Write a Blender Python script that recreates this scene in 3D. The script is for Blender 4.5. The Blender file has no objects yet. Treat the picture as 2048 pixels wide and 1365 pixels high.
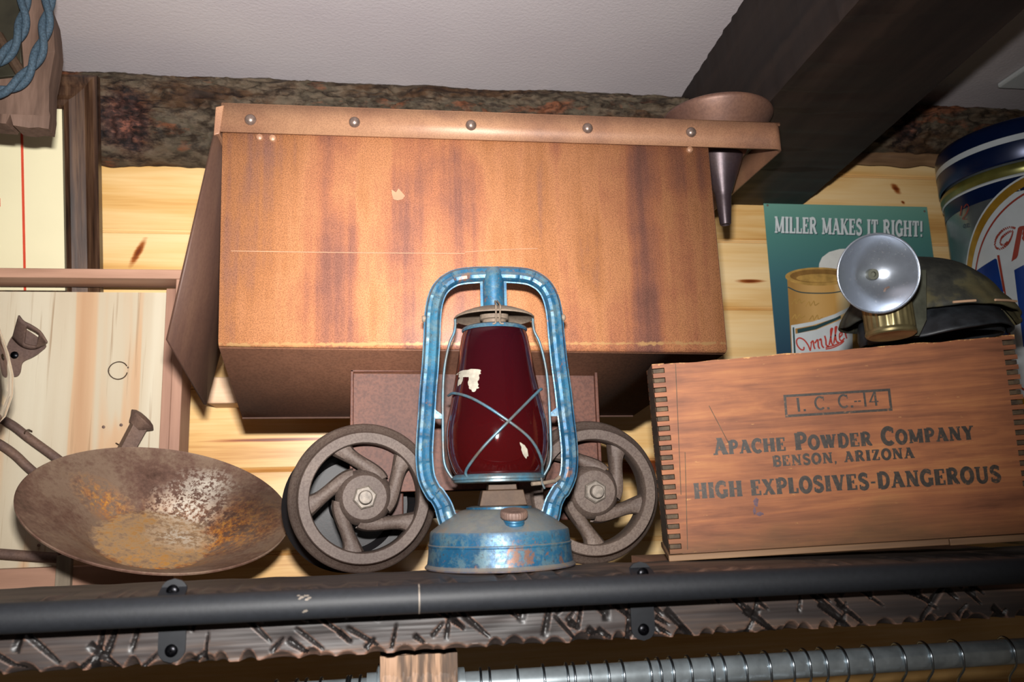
import bpy, bmesh, math, random
from mathutils import Vector, Matrix, noise
from mathutils.geometry import tessellate_polygon
PI = math.pi
SC = bpy.context.scene
COL = SC.collection

# ---------------------------------------------------------------- camera, light, exposure
FPX, PCX, PCY = 1653.0, 1024.0, 682.5
CAM = Vector((0.0, -1.5, 2.0))
_x = Vector((11200, 22, -FPX)).normalized()
_z = Vector((-261, 9000, -FPX)); _z = (_z - _x * _z.dot(_x)).normalized()
_y = _z.cross(_x)
W2C = Matrix((_x, _y, _z)).transposed()          # world -> camera axes
C2W = W2C.transposed()
cam_d = bpy.data.cameras.new('camera'); cam = bpy.data.objects.new('camera', cam_d); COL.objects.link(cam)
cam_d.sensor_width = 36.0; cam_d.lens = FPX / 2048 * 36.0
cam_d.clip_start = 0.02; cam_d.clip_end = 30
m4 = C2W.to_4x4(); m4.translation = CAM; cam.matrix_world = m4
cam_d.dof.use_dof = True; cam_d.dof.focus_distance = 1.08; cam_d.dof.aperture_fstop = 8
SC.camera = cam

w = bpy.data.worlds.new('room_air'); SC.world = w; w.use_nodes = True
w.node_tree.nodes['Background'].inputs[0].default_value = (1.0, 0.80, 0.62, 1)
w.node_tree.nodes['Background'].inputs[1].default_value = 0.035

fl_d = bpy.data.lights.new('camera_flash', 'AREA'); fl = bpy.data.objects.new('camera_flash', fl_d); COL.objects.link(fl)
fl_d.shape = 'RECTANGLE'; fl_d.size = 0.045; fl_d.size_y = 0.02; fl_d.energy = 14.2; fl_d.spread = math.radians(108); fl_d.color = (1.0, 0.97, 0.94)
aim = CAM + (C2W @ Vector((-0.24, 0.10, -1.0)))
fl.location = CAM + (C2W @ Vector((-0.005, 0.088, -0.02)))
fl.rotation_euler = (aim - CAM).to_track_quat('-Z', 'Y').to_euler()

SC.view_settings.view_transform = 'Standard'; SC.view_settings.look = 'None'
SC.view_settings.gamma = 1.0; SC.view_settings.use_curve_mapping = False
SC.view_settings.exposure = 0.0

def ray(px, py): return C2W @ Vector(((px - PCX) / FPX, -(py - PCY) / FPX, -1.0))
def at(px, py, Y):
    d = ray(px, py); return CAM + d * ((Y - CAM.y) / d.y)
def at_z(px, py, Z):
    d = ray(px, py); return CAM + d * ((Z - CAM.z) / d.z)
K = 0.83                                          # true size of the objects standing on the shelf
def ys(Y): return -1.5 + K * (Y + 1.5)

# ---------------------------------------------------------------- mesh builder
class MB:
    def __init__(s): s.v = []; s.f = []
    def add(s, vs, fs):
        b = len(s.v); s.v += [Vector(p) for p in vs]; s.f += [tuple(b + i for i in f) for f in fs]; return s
    def hexa(s, p):
        return s.add(p, [(0, 3, 2, 1), (4, 5, 6, 7), (0, 1, 5, 4), (1, 2, 6, 5), (2, 3, 7, 6), (3, 0, 4, 7)])
    def box(s, x0, x1, y0, y1, z0, z1):
        return s.hexa([(x0, y0, z0), (x1, y0, z0), (x1, y1, z0), (x0, y1, z0), (x0, y0, z1), (x1, y0, z1), (x1, y1, z1), (x0, y1, z1)])
    def tube(s, pts, r, n=10, caps=True, closed=False):
        pts = [Vector(p) for p in pts]; m = len(pts); rs = r if isinstance(r, (list, tuple)) else [r] * m
        up = None; rings = []
        for i, p in enumerate(pts):
            a = pts[(i - 1) % m] if (closed or i > 0) else p
            b = pts[(i + 1) % m] if (closed or i < m - 1) else p
            t = (b - a).normalized()
            if up is None:
                up = t.orthogonal().normalized()
            up = (up - t * up.dot(t)).normalized(); sd = t.cross(up)
            rings.append([p + (up * math.cos(2 * PI * k / n) + sd * math.sin(2 * PI * k / n)) * rs[i] for k in range(n)])
        b = len(s.v)
        for q in rings: s.v += q
        for i in range(m if closed else m - 1):
            j = (i + 1) % m
            for k in range(n):
                l = (k + 1) % n
                s.f.append((b + i * n + k, b + i * n + l, b + j * n + l, b + j * n + k))
        if caps and not closed:
            s.f.append(tuple(b + k for k in reversed(range(n)))); s.f.append(tuple(b + (m - 1) * n + k for k in range(n)))
        return s
    def lathe(s, prof, n=48, M=None, closed=False):
        M = M or Matrix(); b = len(s.v); m = len(prof)
        for r, z in prof:
            for k in range(n):
                a = 2 * PI * k / n; s.v.append(M @ Vector((r * math.cos(a), r * math.sin(a), z)))
        for i in range(m if closed else m - 1):
            j = (i + 1) % m
            for k in range(n):
                l = (k + 1) % n; s.f.append((b + i * n + k, b + i * n + l, b + j * n + l, b + j * n + k))
        return s
    def sweep(s, pts, sec, out, closed_sec=True, caps=True):
        # sec: (u, v) with u along the in-plane normal, v along `out`
        pts = [Vector(p) for p in pts]; out = Vector(out); m = len(pts); n = 0 if callable(sec) else len(sec); b = len(s.v)
        for i, p in enumerate(pts):
            t = (pts[min(i + 1, m - 1)] - pts[max(i - 1, 0)]).normalized()
            u = t.cross(out).normalized()
            for a, c in (sec(i) if callable(sec) else sec): s.v.append(p + u * a + out * c)
        n = len(sec(0)) if callable(sec) else n
        for i in range(m - 1):
            for k in range(n if closed_sec else n - 1):
                l = (k + 1) % n; s.f.append((b + i * n + k, b + i * n + l, b + (i + 1) * n + l, b + (i + 1) * n + k))
        if caps and closed_sec:
            s.f.append(tuple(b + k for k in reversed(range(n)))); s.f.append(tuple(b + (m - 1) * n + k for k in range(n)))
        return s
    def prism(s, poly, d0, d1, fn=None):
        # poly: 2-D outline; fn(u, v, d) -> 3-D
        fn = fn or (lambda u, v, d: (u, d, v)); n = len(poly)
        vs = [fn(u, v, d0) for u, v in poly] + [fn(u, v, d1) for u, v in poly]
        tris = tessellate_polygon([[Vector((u, v, 0)) for u, v in poly]])
        fs = [tuple(t) for t in tris] + [tuple(i + n for i in reversed(t)) for t in tris]
        fs += [(i, (i + 1) % n, n + (i + 1) % n, n + i) for i in range(n)]
        return s.add(vs, fs)
    def grid(s, fn, nu, nv, flip=False):
        b = len(s.v)
        for i in range(nu + 1):
            for j in range(nv + 1): s.v.append(Vector(fn(i / nu, j / nv)))
        for i in range(nu):
            for j in range(nv):
                a = b + i * (nv + 1) + j; s.f.append((a, a + 1, a + nv + 2, a + nv + 1) if flip else (a, a + nv + 1, a + nv + 2, a + 1))
        return s
    def xf(s, M):
        s.v = [M @ p for p in s.v]; return s
    def build(s, name, mat, parent=None, angle=35, bevel=0, solid=0, world=True, seg=2, fix=True):
        vs = s.v
        if parent is not None and world:
            I = parent['_M'] if False else PM[parent.name].inverted(); vs = [I @ p for p in vs]
        me = bpy.data.meshes.new(name); me.from_pydata([tuple(p) for p in vs], [], s.f)
        if fix:
            bm = bmesh.new(); bm.from_mesh(me); bmesh.ops.recalc_face_normals(bm, faces=bm.faces); bm.to_mesh(me); bm.free()
        me.polygons.foreach_set('use_smooth', [True] * len(me.polygons))
        me.set_sharp_from_angle(angle=math.radians(angle))
        for m_ in (mat if isinstance(mat, list) else [mat]): me.materials.append(m_)
        o = bpy.data.objects.new(name, me); COL.objects.link(o)
        if parent is not None:
            o.parent = parent; PM[o.name] = PM[parent.name]
        else: PM[o.name] = Matrix()
        if solid:
            md = o.modifiers.new('solid', 'SOLIDIFY'); md.thickness = solid; md.offset = 0
        if bevel:
            md = o.modifiers.new('bevel', 'BEVEL'); md.width = bevel; md.segments = seg; md.limit_method = 'ANGLE'; md.angle_limit = math.radians(40)
        return o
PM = {}
def thing(name, label, cat, loc=(0, 0, 0), M=None, group=None):
    o = bpy.data.objects.new(name, None); COL.objects.link(o); o.empty_display_size = 0.03
    mw = M if M is not None else Matrix.Translation(Vector(loc)); o.matrix_world = mw; PM[o.name] = mw.copy()
    o['label'] = label; o['category'] = cat
    if group: o['group'] = group
    return o
def tag(o, label, cat, group=None):
    o['label'] = label; o['category'] = cat
    if group: o['group'] = group
    return o
def struct(o, label=None):
    o['kind'] = 'structure'
    if label: o['label'] = label
    return o
def smooth(pts, n=8):
    # Catmull-Rom through the points
    P = [Vector(p) for p in pts]; P = [P[0] * 2 - P[1]] + P + [P[-1] * 2 - P[-2]]; out = []
    for i in range(1, len(P) - 2):
        for k in range(n):
            t = k / n; a, b, c, d = P[i - 1:i + 3]
            out.append(0.5 * ((2 * b) + (c - a) * t + (2 * a - 5 * b + 4 * c - d) * t * t + (3 * b - a - 3 * c + d) * t ** 3))
    out.append(P[-2]); return out

# ---------------------------------------------------------------- materials
def col(h):
    h = h.lstrip('#'); r = [int(h[i:i + 2], 16) / 255 for i in (0, 2, 4)]
    return tuple(c / 12.92 if c <= 0.04045 else ((c + 0.055) / 1.055) ** 2.4 for c in r) + (1.0,)
class Mat:
    def __init__(s, name):
        s.m = bpy.data.materials.new(name); s.m.use_nodes = True; s.t = s.m.node_tree
        s.b = s.t.nodes['Principled BSDF']; s.tc = s.t.nodes.new('ShaderNodeTexCoord')
    def n(s, ty, **kw):
        nd = s.t.nodes.new('ShaderNode' + ty)
        for k, v in kw.items(): setattr(nd, k, v)
        return nd
    def ln(s, a, b): s.t.links.new(a, b)
    def put(s, sock, v):
        if hasattr(v, 'is_output') or isinstance(v, bpy.types.NodeSocket): s.ln(v, sock)
        else: sock.default_value = v
    def obj(s): return s.tc.outputs['Object']
    def map(s, scale=(1, 1, 1), rot=(0, 0, 0), loc=(0, 0, 0), vec=None):
        nd = s.n('Mapping'); s.ln(vec or s.obj(), nd.inputs[0]); nd.inputs['Scale'].default_value = scale
        nd.inputs['Rotation'].default_value = rot; nd.inputs['Location'].default_value = loc; return nd.outputs[0]
    def noise(s, scale, detail=4, rough=0.55, vec=None, dist=0.0):
        nd = s.n('TexNoise'); s.ln(vec or s.obj(), nd.inputs['Vector']); nd.inputs['Scale'].default_value = scale
        nd.inputs['Detail'].default_value = detail; nd.inputs['Roughness'].default_value = rough; nd.inputs['Distortion'].default_value = dist
        return nd.outputs['Fac']
    def ramp(s, fac, stops, interp='LINEAR'):
        nd = s.n('ValToRGB'); s.put(nd.inputs[0], fac); e = nd.color_ramp.elements; nd.color_ramp.interpolation = interp
        while len(e) < len(stops): e.new(0.5)
        for q, (p, c) in zip(e, stops):
            q.position = p; q.color = c if isinstance(c, tuple) else (c, c, c, 1)
        return nd.outputs[0]
    def mix(s, f, a, b, mode='MIX'):
        nd = s.n('Mix', data_type='RGBA', blend_type=mode); s.put(nd.inputs[0], f); s.put(nd.inputs[6], a); s.put(nd.inputs[7], b); return nd.outputs[2]
    def math(s, op, a, b=0.0, clamp=False):
        nd = s.n('Math', operation=op); nd.use_clamp = clamp; s.put(nd.inputs[0], a); s.put(nd.inputs[1], b); return nd.outputs[0]
    def sep(s, vec=None):
        nd = s.n('SeparateXYZ'); s.ln(vec or s.obj(), nd.inputs[0]); return nd.outputs
    def bump(s, h, strength=0.3, dist=0.002):
        nd = s.n('Bump'); s.ln(h, nd.inputs['Height']); nd.inputs['Strength'].default_value = strength; nd.inputs['Distance'].default_value = dist
        s.ln(nd.outputs[0], s.b.inputs['Normal'])
    def set(s, color=None, rough=None, metal=None, spec=None, **kw):
        for k, v in (('Base Color', color), ('Roughness', rough), ('Metallic', metal), ('Specular IOR Level', spec)):
            if v is not None: s.put(s.b.inputs[k], v)
        for k, v in kw.items(): s.put(s.b.inputs[k], v)
        return s.m
def plain(name, c, rough=0.6, metal=0.0, spec=0.4, var=0.12, sc=40, bump=0.0):
    M = Mat(name); c = col(c) if isinstance(c, str) else c
    f = M.noise(sc, 5)
    d = tuple(x * (1 - var * 1.6) for x in c[:3]) + (1,); l = tuple(min(1, x * (1 + var)) for x in c[:3]) + (1,)
    if bump: M.bump(f, bump, 0.001)
    return M.set(M.ramp(f, [(0.3, d), (0.7, l)]), rough, metal, spec)
def rust(name, stops, streak=(10, 10, 1.5), rough=0.6, metal=0.0, speck=320, speckc=0.2, spec=0.35, bump=0.12, big=6.0):
    M = Mat(name)
    a = M.noise(1.0, 5, 0.6, M.map(streak)); b = M.noise(big, 5, 0.6); c = M.noise(speck, 2, 0.6)
    f = M.math('ADD', M.math('MULTIPLY', a, 0.62), M.math('MULTIPLY', b, 0.38))
    k = M.ramp(f, stops)
    k = M.mix(M.ramp(c, [(0.42, 0.0), (0.62, speckc * 2.2)]), k, M.mix(0.55, k, col('#2a1410')))
    M.bump(c, bump, 0.0006)
    return M.set(k, rough, metal, spec)
def wood(name, stops, axis='x', scale=1.0, rough=0.55, spec=0.35, ring=30, fine=0.25, bump=0.1, spread=1.0):
    M = Mat(name)
    st = {'x': (1.2, 14, 14), 'y': (14, 1.2, 14), 'z': (14, 14, 1.2)}[axis]
    st = tuple(q * scale for q in st)
    a = M.noise(1.0, 4, 0.55, M.map(st), 0.6)
    b = M.noise(1.0, 3, 0.6, M.map(tuple(q * ring / 6 for q in st)))
    f = M.math('ADD', M.math('MULTIPLY', a, 1 - fine), M.math('MULTIPLY', b, fine))
    M.bump(b, bump, 0.001)
    return M.set(M.ramp(f, stops), rough, 0, spec)
def H(*hs):
    # evenly spread colour stops over the middle of the noise range
    n = len(hs); return [(0.32 + 0.36 * i / (n - 1), col(h)) for i, h in enumerate(hs)]
# pine wall: one colour draw per plank, long grain, knots
GROOVES = [2.626, 2.4805, 2.343, 2.196, 2.0515, 1.910, 1.767, 1.624, 1.481, 1.338, 1.195]
def pine_wall():
    M = Mat('pine_planking'); X, Y, Z = M.sep()
    idx = M.math('FLOOR', M.math('DIVIDE', M.math('SUBTRACT', Z, 1.910), 0.1433))
    wn = M.n('TexWhiteNoise', noise_dimensions='1D'); M.ln(idx, wn.inputs['W'])
    cmb = M.n('CombineXYZ'); M.ln(M.math('ADD', M.math('MULTIPLY', X, 1.3), M.math('MULTIPLY', idx, 7.3)), cmb.inputs[0])
    M.ln(M.math('MULTIPLY', Z, 16.0), cmb.inputs[2])
    a = M.noise(1.0, 4, 0.55, cmb.outputs[0], 0.5)
    cm2 = M.n('CombineXYZ'); M.ln(M.math('ADD', M.math('MULTIPLY', X, 7.0), M.math('MULTIPLY', idx, 3.1)), cm2.inputs[0])
    M.ln(M.math('MULTIPLY', Z, 190.0), cm2.inputs[2])
    b = M.noise(1.0, 3, 0.6, cm2.outputs[0])
    f = M.math('ADD', M.math('ADD', M.math('MULTIPLY', a, 0.72), M.math('MULTIPLY', b, 0.2)), M.math('MULTIPLY', wn.outputs['Value'], 0.08))
    k = M.ramp(f, [(0.30, col('#b37c40')), (0.42, col('#d6a968')), (0.54, col('#e3bf86')), (0.72, col('#edd3a4'))])
    for kx, kz, rx, rz, ang in KNOTS:
        dx = M.math('SUBTRACT', X, kx); dz = M.math('SUBTRACT', Z, kz); ca, sa = math.cos(ang), math.sin(ang)
        u = M.math('DIVIDE', M.math('ADD', M.math('MULTIPLY', dx, ca), M.math('MULTIPLY', dz, sa)), rx)
        v = M.math('DIVIDE', M.math('SUBTRACT', M.math('MULTIPLY', dz, ca), M.math('MULTIPLY', dx, sa)), rz)
        d = M.math('ADD', M.math('SQRT', M.math('ADD', M.math('MULTIPLY', u, u), M.math('MULTIPLY', v, v))), M.math('MULTIPLY', M.math('SUBTRACT', b, 0.5), 0.8))
        k = M.mix(M.ramp(d, [(0.55, 1.0), (1.25, 0.0)]), k, M.mix(M.ramp(d, [(0.2, 1.0), (0.7, 0.0)]), col('#a5602a'), col('#6b2f12')))
    M.bump(b, 0.06, 0.001)
    return M.set(k, 0.34, 0, 0.45)
_k = lambda x, y, rx, rz, a: (at(x, y, 0).x, at(x, y, 0).z, rx, rz, a)
KNOTS = [_k(1792, 378, 0.016, 0.009, -0.9), _k(1806, 405, 0.006, 0.004, -0.5), _k(276, 505, 0.034, 0.008, 1.15), _k(1500, 563, 0.035, 0.005, 0.0),
         _k(1290, 935, 0.10, 0.02, 0.0), _k(560, 880, 0.14, 0.004, 0.0)]
P = {}
P['pine'] = pine_wall()
def ceil_mat():
    M = Mat('ceiling_paint'); n1 = M.noise(170, 3, 0.6); M.bump(n1, 0.35, 0.002)
    return M.set(M.ramp(M.noise(3, 3), [(0.3, col('#b5acaf')), (0.7, col('#bdb5b6'))]), 0.75, 0, 0.2)
P['ceil'] = ceil_mat()
def bark_mat():
    M = Mat('bark'); a = M.noise(1, 6, 0.65, M.map((5, 9, 14))); b = M.noise(1, 5, 0.7, M.map((30, 60, 70))); g = M.n('NewGeometry')
    k = M.ramp(a, [(0.30, col('#271811')), (0.42, col('#45301f')), (0.50, col('#574a3c')), (0.57, col('#453d31')), (0.63, col('#643d29')), (0.72, col('#74452c'))])
    k = M.mix(M.ramp(b, [(0.38, 0.85), (0.55, 0.0)]), k, col('#1d130d'))
    X, Y, Z = M.sep()
    for cx, cz, R in ((-0.452, 2.655, 0.062), (1.02, 2.705, 0.045)):
        dx = M.math('SUBTRACT', X, cx); dz = M.math('SUBTRACT', Z, cz)
        d = M.math('ADD', M.math('DIVIDE', M.math('SQRT', M.math('ADD', M.math('MULTIPLY', dx, dx), M.math('MULTIPLY', dz, dz))), R), M.math('MULTIPLY', M.math('SUBTRACT', b, 0.5), 1.6))
        k = M.mix(M.ramp(d, [(0.55, 0.9), (1.0, 0.0)]), k, M.ramp(b, [(0.40, col('#120b0c')), (0.55, col('#3d2420')), (0.66, col('#7a4a3c'))]))
    M.bump(b, 0.5, 0.004)
    return M.set(k, 0.8, 0, 0.25)
P['bark'] = bark_mat()
P['beam'] = wood('dark_stained_beam', H('#171110', '#231a16', '#30241e'), 'y', 1.0, 0.6, 0.3)
def hewn_mat():
    M = Mat('hewn_dark_timber'); a = M.noise(1, 5, 0.6, M.map((1.6, 16, 26)), 0.8); b = M.noise(1, 4, 0.6, M.map((10, 120, 160))); c = M.noise(3.0, 4)
    f = M.math('ADD', M.math('ADD', M.math('MULTIPLY', a, 0.6), M.math('MULTIPLY', b, 0.15)), M.math('MULTIPLY', c, 0.25))
    k = M.ramp(f, [(0.40, col('#1b1716')), (0.50, col('#302927')), (0.57, col('#42362f')), (0.66, col('#806152'))])
    g = M.n('NewGeometry')
    k = M.mix(M.ramp(g.outputs['Pointiness'], [(0.52, 0.0), (0.60, 0.7)]), k, col('#8a6450'))
    M.bump(b, 0.25, 0.0015)
    return M.set(k, 0.55, 0, 0.4)
P['hewn'] = hewn_mat()
P['hewncut'] = plain('dark_gouge_cut', '#171312', 0.45, 0, 0.45, 0.3, 200, 0.2)  # darker colour given to the gouge faces of the front timber
P['post'] = wood('hewn_post_wood', [(0.38, col('#1f1712')), (0.49, col('#4b3829')), (0.56, col('#8d6e55')), (0.7, col('#a08068'))], 'z', 3.0, 0.6)
P['blackpaint'] = plain('black_powder_coat', '#181a1e', 0.6, 0.0, 0.35, 0.1, 220, 0.1)
P['strap'] = plain('black_strap_steel', '#16181c', 0.42, 0.3, 0.5, 0.1, 200)
P['screw'] = plain('black_screw_head', '#0c0c10', 0.3, 0.8, 0.5, 0.1)
P['chrome'] = plain('galvanised_tube', '#c6d2d8', 0.27, 0.78, 0.5, 0.18, 60)
P['wire'] = plain('chromed_wire', '#a7b0b8', 0.25, 1.0, 0.5, 0.05)
P['hopper'] = rust('orange_brown_rust', [(0.34, col('#61463f')), (0.42, col('#86594a')), (0.49, col('#a86d4e')), (0.54, col('#b67c55')), (0.60, col('#a9714a')), (0.68, col('#8d6355'))], (16, 16, 0.8), 0.5, 0.0, 720, 0.34, 0.4, 0.15)
P['scratch'] = plain('pale_scratch', '#9a7256', 0.5, 0, 0.4, 0.1)
P['under'] = rust('brown_sheet_steel', [(0.30, col('#523930')), (0.45, col('#704c3a')), (0.58, col('#815843')), (0.72, col('#68493a'))], (5, 5, 5), 0.55, 0.0, 300, 0.2, 0.35)
def edge_wear(m, z0, half, light, sc):
    # worn, flaking line along one bent edge
    t = m.node_tree; bs = t.nodes['Principled BSDF']; src = bs.inputs['Base Color'].links[0].from_socket
    W = Mat.__new__(Mat); W.m, W.t, W.b = m, t, bs; W.tc = [n for n in t.nodes if n.type == 'TEX_COORD'][0]
    n1 = W.noise(sc, 5, 0.7); Z = W.sep()[2]
    d = W.math('ABSOLUTE', W.math('SUBTRACT', Z, z0)); f = W.math('SUBTRACT', W.math('ADD', n1, 0.10), W.math('DIVIDE', d, half * 2.2))
    W.ln(W.mix(W.ramp(f, [(0.45, 0.0), (0.56, 0.8)]), src, col(light)), bs.inputs['Base Color'])
edge_wear(P['hopper'], 0.2755, 0.007, '#b08a5c', 90)
P['hopperband'] = rust('pinkish_brown_rust', [(0.30, col('#5c4238')), (0.45, col('#866049')), (0.58, col('#977054')), (0.72, col('#715145'))], (8, 8, 8), 0.48, 0.1, 700, 0.2, 0.45)
P['rivet'] = plain('worn_rivet', '#7b6960', 0.35, 0.6, 0.5, 0.2, 300)
P['gate'] = rust('dark_brown_steel', [(0.30, col('#3c2a24')), (0.5, col('#4c352b')), (0.7, col('#5b4233'))], (20, 20, 2), 0.55, 0.1, 200, 0.1, 0.35)
P['plate'] = rust('red_brown_rust', [(0.30, col('#3a231d')), (0.45, col('#4e2f25')), (0.6, col('#5c382b')), (0.72, col('#472d26'))], (6, 6, 6), 0.6, 0.0, 260, 0.35, 0.3, 0.3)
P['iron'] = rust('dusty_cast_iron', [(0.30, col('#3d332e')), (0.5, col('#544841')), (0.7, col('#685a50'))], (9, 9, 9), 0.62, 0.1, 420, 0.3, 0.35, 0.35)
P['darkiron'] = rust('black_iron', [(0.30, col('#0c0c0e')), (0.7, col('#1a1a1c'))], (9, 9, 9), 0.5, 0.2, 300, 0.1, 0.4)
P['nut'] = plain('dusty_steel_nut', '#6f665d', 0.6, 0.2, 0.5, 0.25, 200, 0.2)
P['funnel'] = rust('brown_tin_funnel', [(0.30, col('#4b3530')), (0.5, col('#664a40')), (0.7, col('#7c5947'))], (6, 6, 6), 0.5, 0.35, 250, 0.15, 0.5)
P['funneldark'] = rust('dark_tin_spout', [(0.30, col('#2c2426')), (0.5, col('#40353a')), (0.7, col('#54443f'))], (20, 20, 6), 0.4, 0.5, 250, 0.15, 0.5)
def blue_mat(name, rustamt, dusty, dark=0.0):
    M = Mat(name); a = M.noise(30, 6, 0.65); b = M.noise(300, 4, 0.7); c = M.noise(12, 5, 0.6); d = M.noise(70, 5, 0.7); N = M.sep(M.tc.outputs['Normal'])
    k = M.ramp(c, [(0.36, col('#133850')), (0.5, col('#1b4e6d')), (0.66, col('#2c6078'))])
    k = M.mix(M.ramp(d, [(0.40, 0.75), (0.52, 0.0)]), k, col('#50676e'))
    k = M.mix(M.ramp(b, [(0.55, 0.0), (0.66, 0.8)]), k, col('#34383b'))
    k = M.mix(M.ramp(M.math('ADD', M.math('MULTIPLY', a, 0.6), M.math('MULTIPLY', d, 0.4)), [(rustamt, 0.0), (rustamt + 0.04, 1.0)]), k, col('#6a4e42'))
    up = M.ramp(N[2], [(0.15, 0.0), (0.7, dusty)])
    k = M.mix(M.math('MULTIPLY', up, M.ramp(a, [(0.3, 0.6), (0.6, 1.0)])), k, col('#7a756b'))
    if dark:
        Z = M.sep()[2]
        k = M.mix(M.ramp(M.math('ADD', Z, M.math('MULTIPLY', d, 0.008)), [(0.005, 0.9), (0.0085, 0.0)]), k, col('#6e5545'))
    M.bump(b, 0.15, 0.0005)
    return M.set(k, M.ramp(b, [(0.4, 0.38), (0.7, 0.55)]), 0.30, 0.45)
P['blue'] = blue_mat('worn_blue_paint', 0.585, 0.6)
P['bluebase'] = blue_mat('rust_spotted_blue_paint', 0.555, 0.8, 1.0)
P['dust'] = rust('dusty_grey_tin', [(0.30, col('#54473d')), (0.5, col('#76685a')), (0.7, col('#8a7b6b'))], (30, 30, 30), 0.7, 0.1, 300, 0.15, 0.3)
P['burner'] = rust('dusty_brown_brass', [(0.30, col('#2f221a')), (0.5, col('#423225')), (0.7, col('#524132'))], (30, 30, 30), 0.6, 0.2, 300, 0.15, 0.3)
P['bluewire'] = rust('blue_grey_wire', [(0.35, col('#574f46')), (0.5, col('#4a626c')), (0.65, col('#3c6d85'))], (50, 50, 50), 0.4, 0.3, 300, 0.15, 0.5)
def glass_mat(name, c, rough, tint=1.0):
    M = Mat(name); M.set(c, rough, 0, 0.5); M.b.inputs['Transmission Weight'].default_value = tint; M.b.inputs['IOR'].default_value = 1.48; return M.m
def ruby():
    M = Mat('ruby_glass'); d = M.noise(22, 5, 0.6)
    M.set(M.ramp(M.sep()[2], [(0.10, (0.34, 0.020, 0.022, 1)), (0.26, (0.20, 0.022, 0.045, 1))]), M.ramp(d, [(0.4, 0.02), (0.7, 0.10)]), 0, 0.5)
    M.b.inputs['Transmission Weight'].default_value = 0.93; M.b.inputs['IOR'].default_value = 1.5
    return M.m
P['ruby'] = ruby()
P['flake'] = plain('old_white_paint', '#8f897c', 0.7, 0, 0.3, 0.15, 200)
def crate_mat():
    M = Mat('aged_crate_board'); a = M.noise(1, 5, 0.6, M.map((4, 10, 40)), 1.6); b = M.noise(1, 3, 0.6, M.map((14, 90, 260))); c = M.noise(7, 5, 0.6); s = M.noise(1, 4, 0.7, M.map((60, 60, 220)))
    f = M.math('ADD', M.math('ADD', M.math('MULTIPLY', a, 0.45), M.math('MULTIPLY', b, 0.2)), M.math('MULTIPLY', c, 0.35))
    k = M.ramp(f, [(0.34, col('#52301f')), (0.45, col('#74462e')), (0.53, col('#885435')), (0.64, col('#9c683f'))])
    k = M.mix(M.ramp(s, [(0.66, 0.0), (0.72, 0.8)]), k, col('#b58750'))
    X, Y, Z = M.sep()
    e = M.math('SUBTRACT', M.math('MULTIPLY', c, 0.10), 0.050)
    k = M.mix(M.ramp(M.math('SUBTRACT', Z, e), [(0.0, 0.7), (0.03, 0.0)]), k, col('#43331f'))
    M.bump(b, 0.18, 0.001)
    return M.set(k, 0.62, 0, 0.28)
P['crate'] = crate_mat()
edge_wear(P['crate'], 0.2100, 0.0055, '#bd9058', 110)
P['endgrain'] = wood('crate_end_grain', H('#2b2119', '#463829', '#5e4c37'), 'y', 4, 0.75)
P['slat'] = wood('crate_bottom_board', H('#4d3728', '#73573e', '#8b6d4f'), 'x', 1.5, 0.6)
def ink_mat():
    M = Mat('black_stencil_ink'); a = M.noise(300, 4, 0.7); b = M.noise(40, 4, 0.6)
    f = M.math('ADD', M.math('MULTIPLY', a, 0.6), M.math('MULTIPLY', b, 0.4))
    return M.set(M.ramp(f, [(0.4, col('#26221f')), (0.58, col('#3a322b')), (0.66, col('#7d5233'))]), 0.55, 0, 0.35)
P['ink'] = ink_mat()
P['stain'] = plain('blue_ink_stain', '#57424a', 0.6, 0, 0.3, 0.3, 120)
P['panel'] = None
def panel_mat():
    M = Mat('whitewashed_panel'); a = M.noise(1, 3, 0.5, M.map((15, 15, 0.9)), 0.35); b = M.noise(1, 3, 0.6, M.map((130, 130, 3))); c = M.noise(1, 2, 0.5, M.map((60, 60, 0.6)))
    k = M.ramp(a, [(0.36, col('#b08a68')), (0.485, col('#bd9d7c')), (0.515, col('#b9ab93')), (0.66, col('#c3b9a3'))])
    k = M.mix(M.ramp(b, [(0.28, 0.7), (0.40, 0.0)]), k, col('#8a6c4d'))
    M.bump(b, 0.12, 0.001)
    return M.set(k, 0.6, 0, 0.3)
P['panel'] = panel_mat()
P['rail'] = wood('red_brown_tray_wood', H('#83614f', '#a07a65', '#b99079'), 'x', 1.2, 0.55)
P['stile'] = wood('red_brown_stile_wood', H('#805c4c', '#9d7763', '#b38a75'), 'z', 1.2, 0.55)
P['greywood'] = wood('grey_weathered_stake', H('#5f5548', '#857867', '#a3957f'), 'z', 2.0, 0.8)
P['blockwood'] = wood('pale_pine_block', H('#b08a6a', '#d0ad8c', '#dfc3a4'), 'x', 2.0, 0.65)
P['rustytool'] = rust('rusty_iron_tool', [(0.30, col('#493a33')), (0.5, col('#66524a')), (0.7, col('#7d6353'))], (15, 15, 15), 0.6, 0.2, 260, 0.2, 0.35, 0.2)
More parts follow.
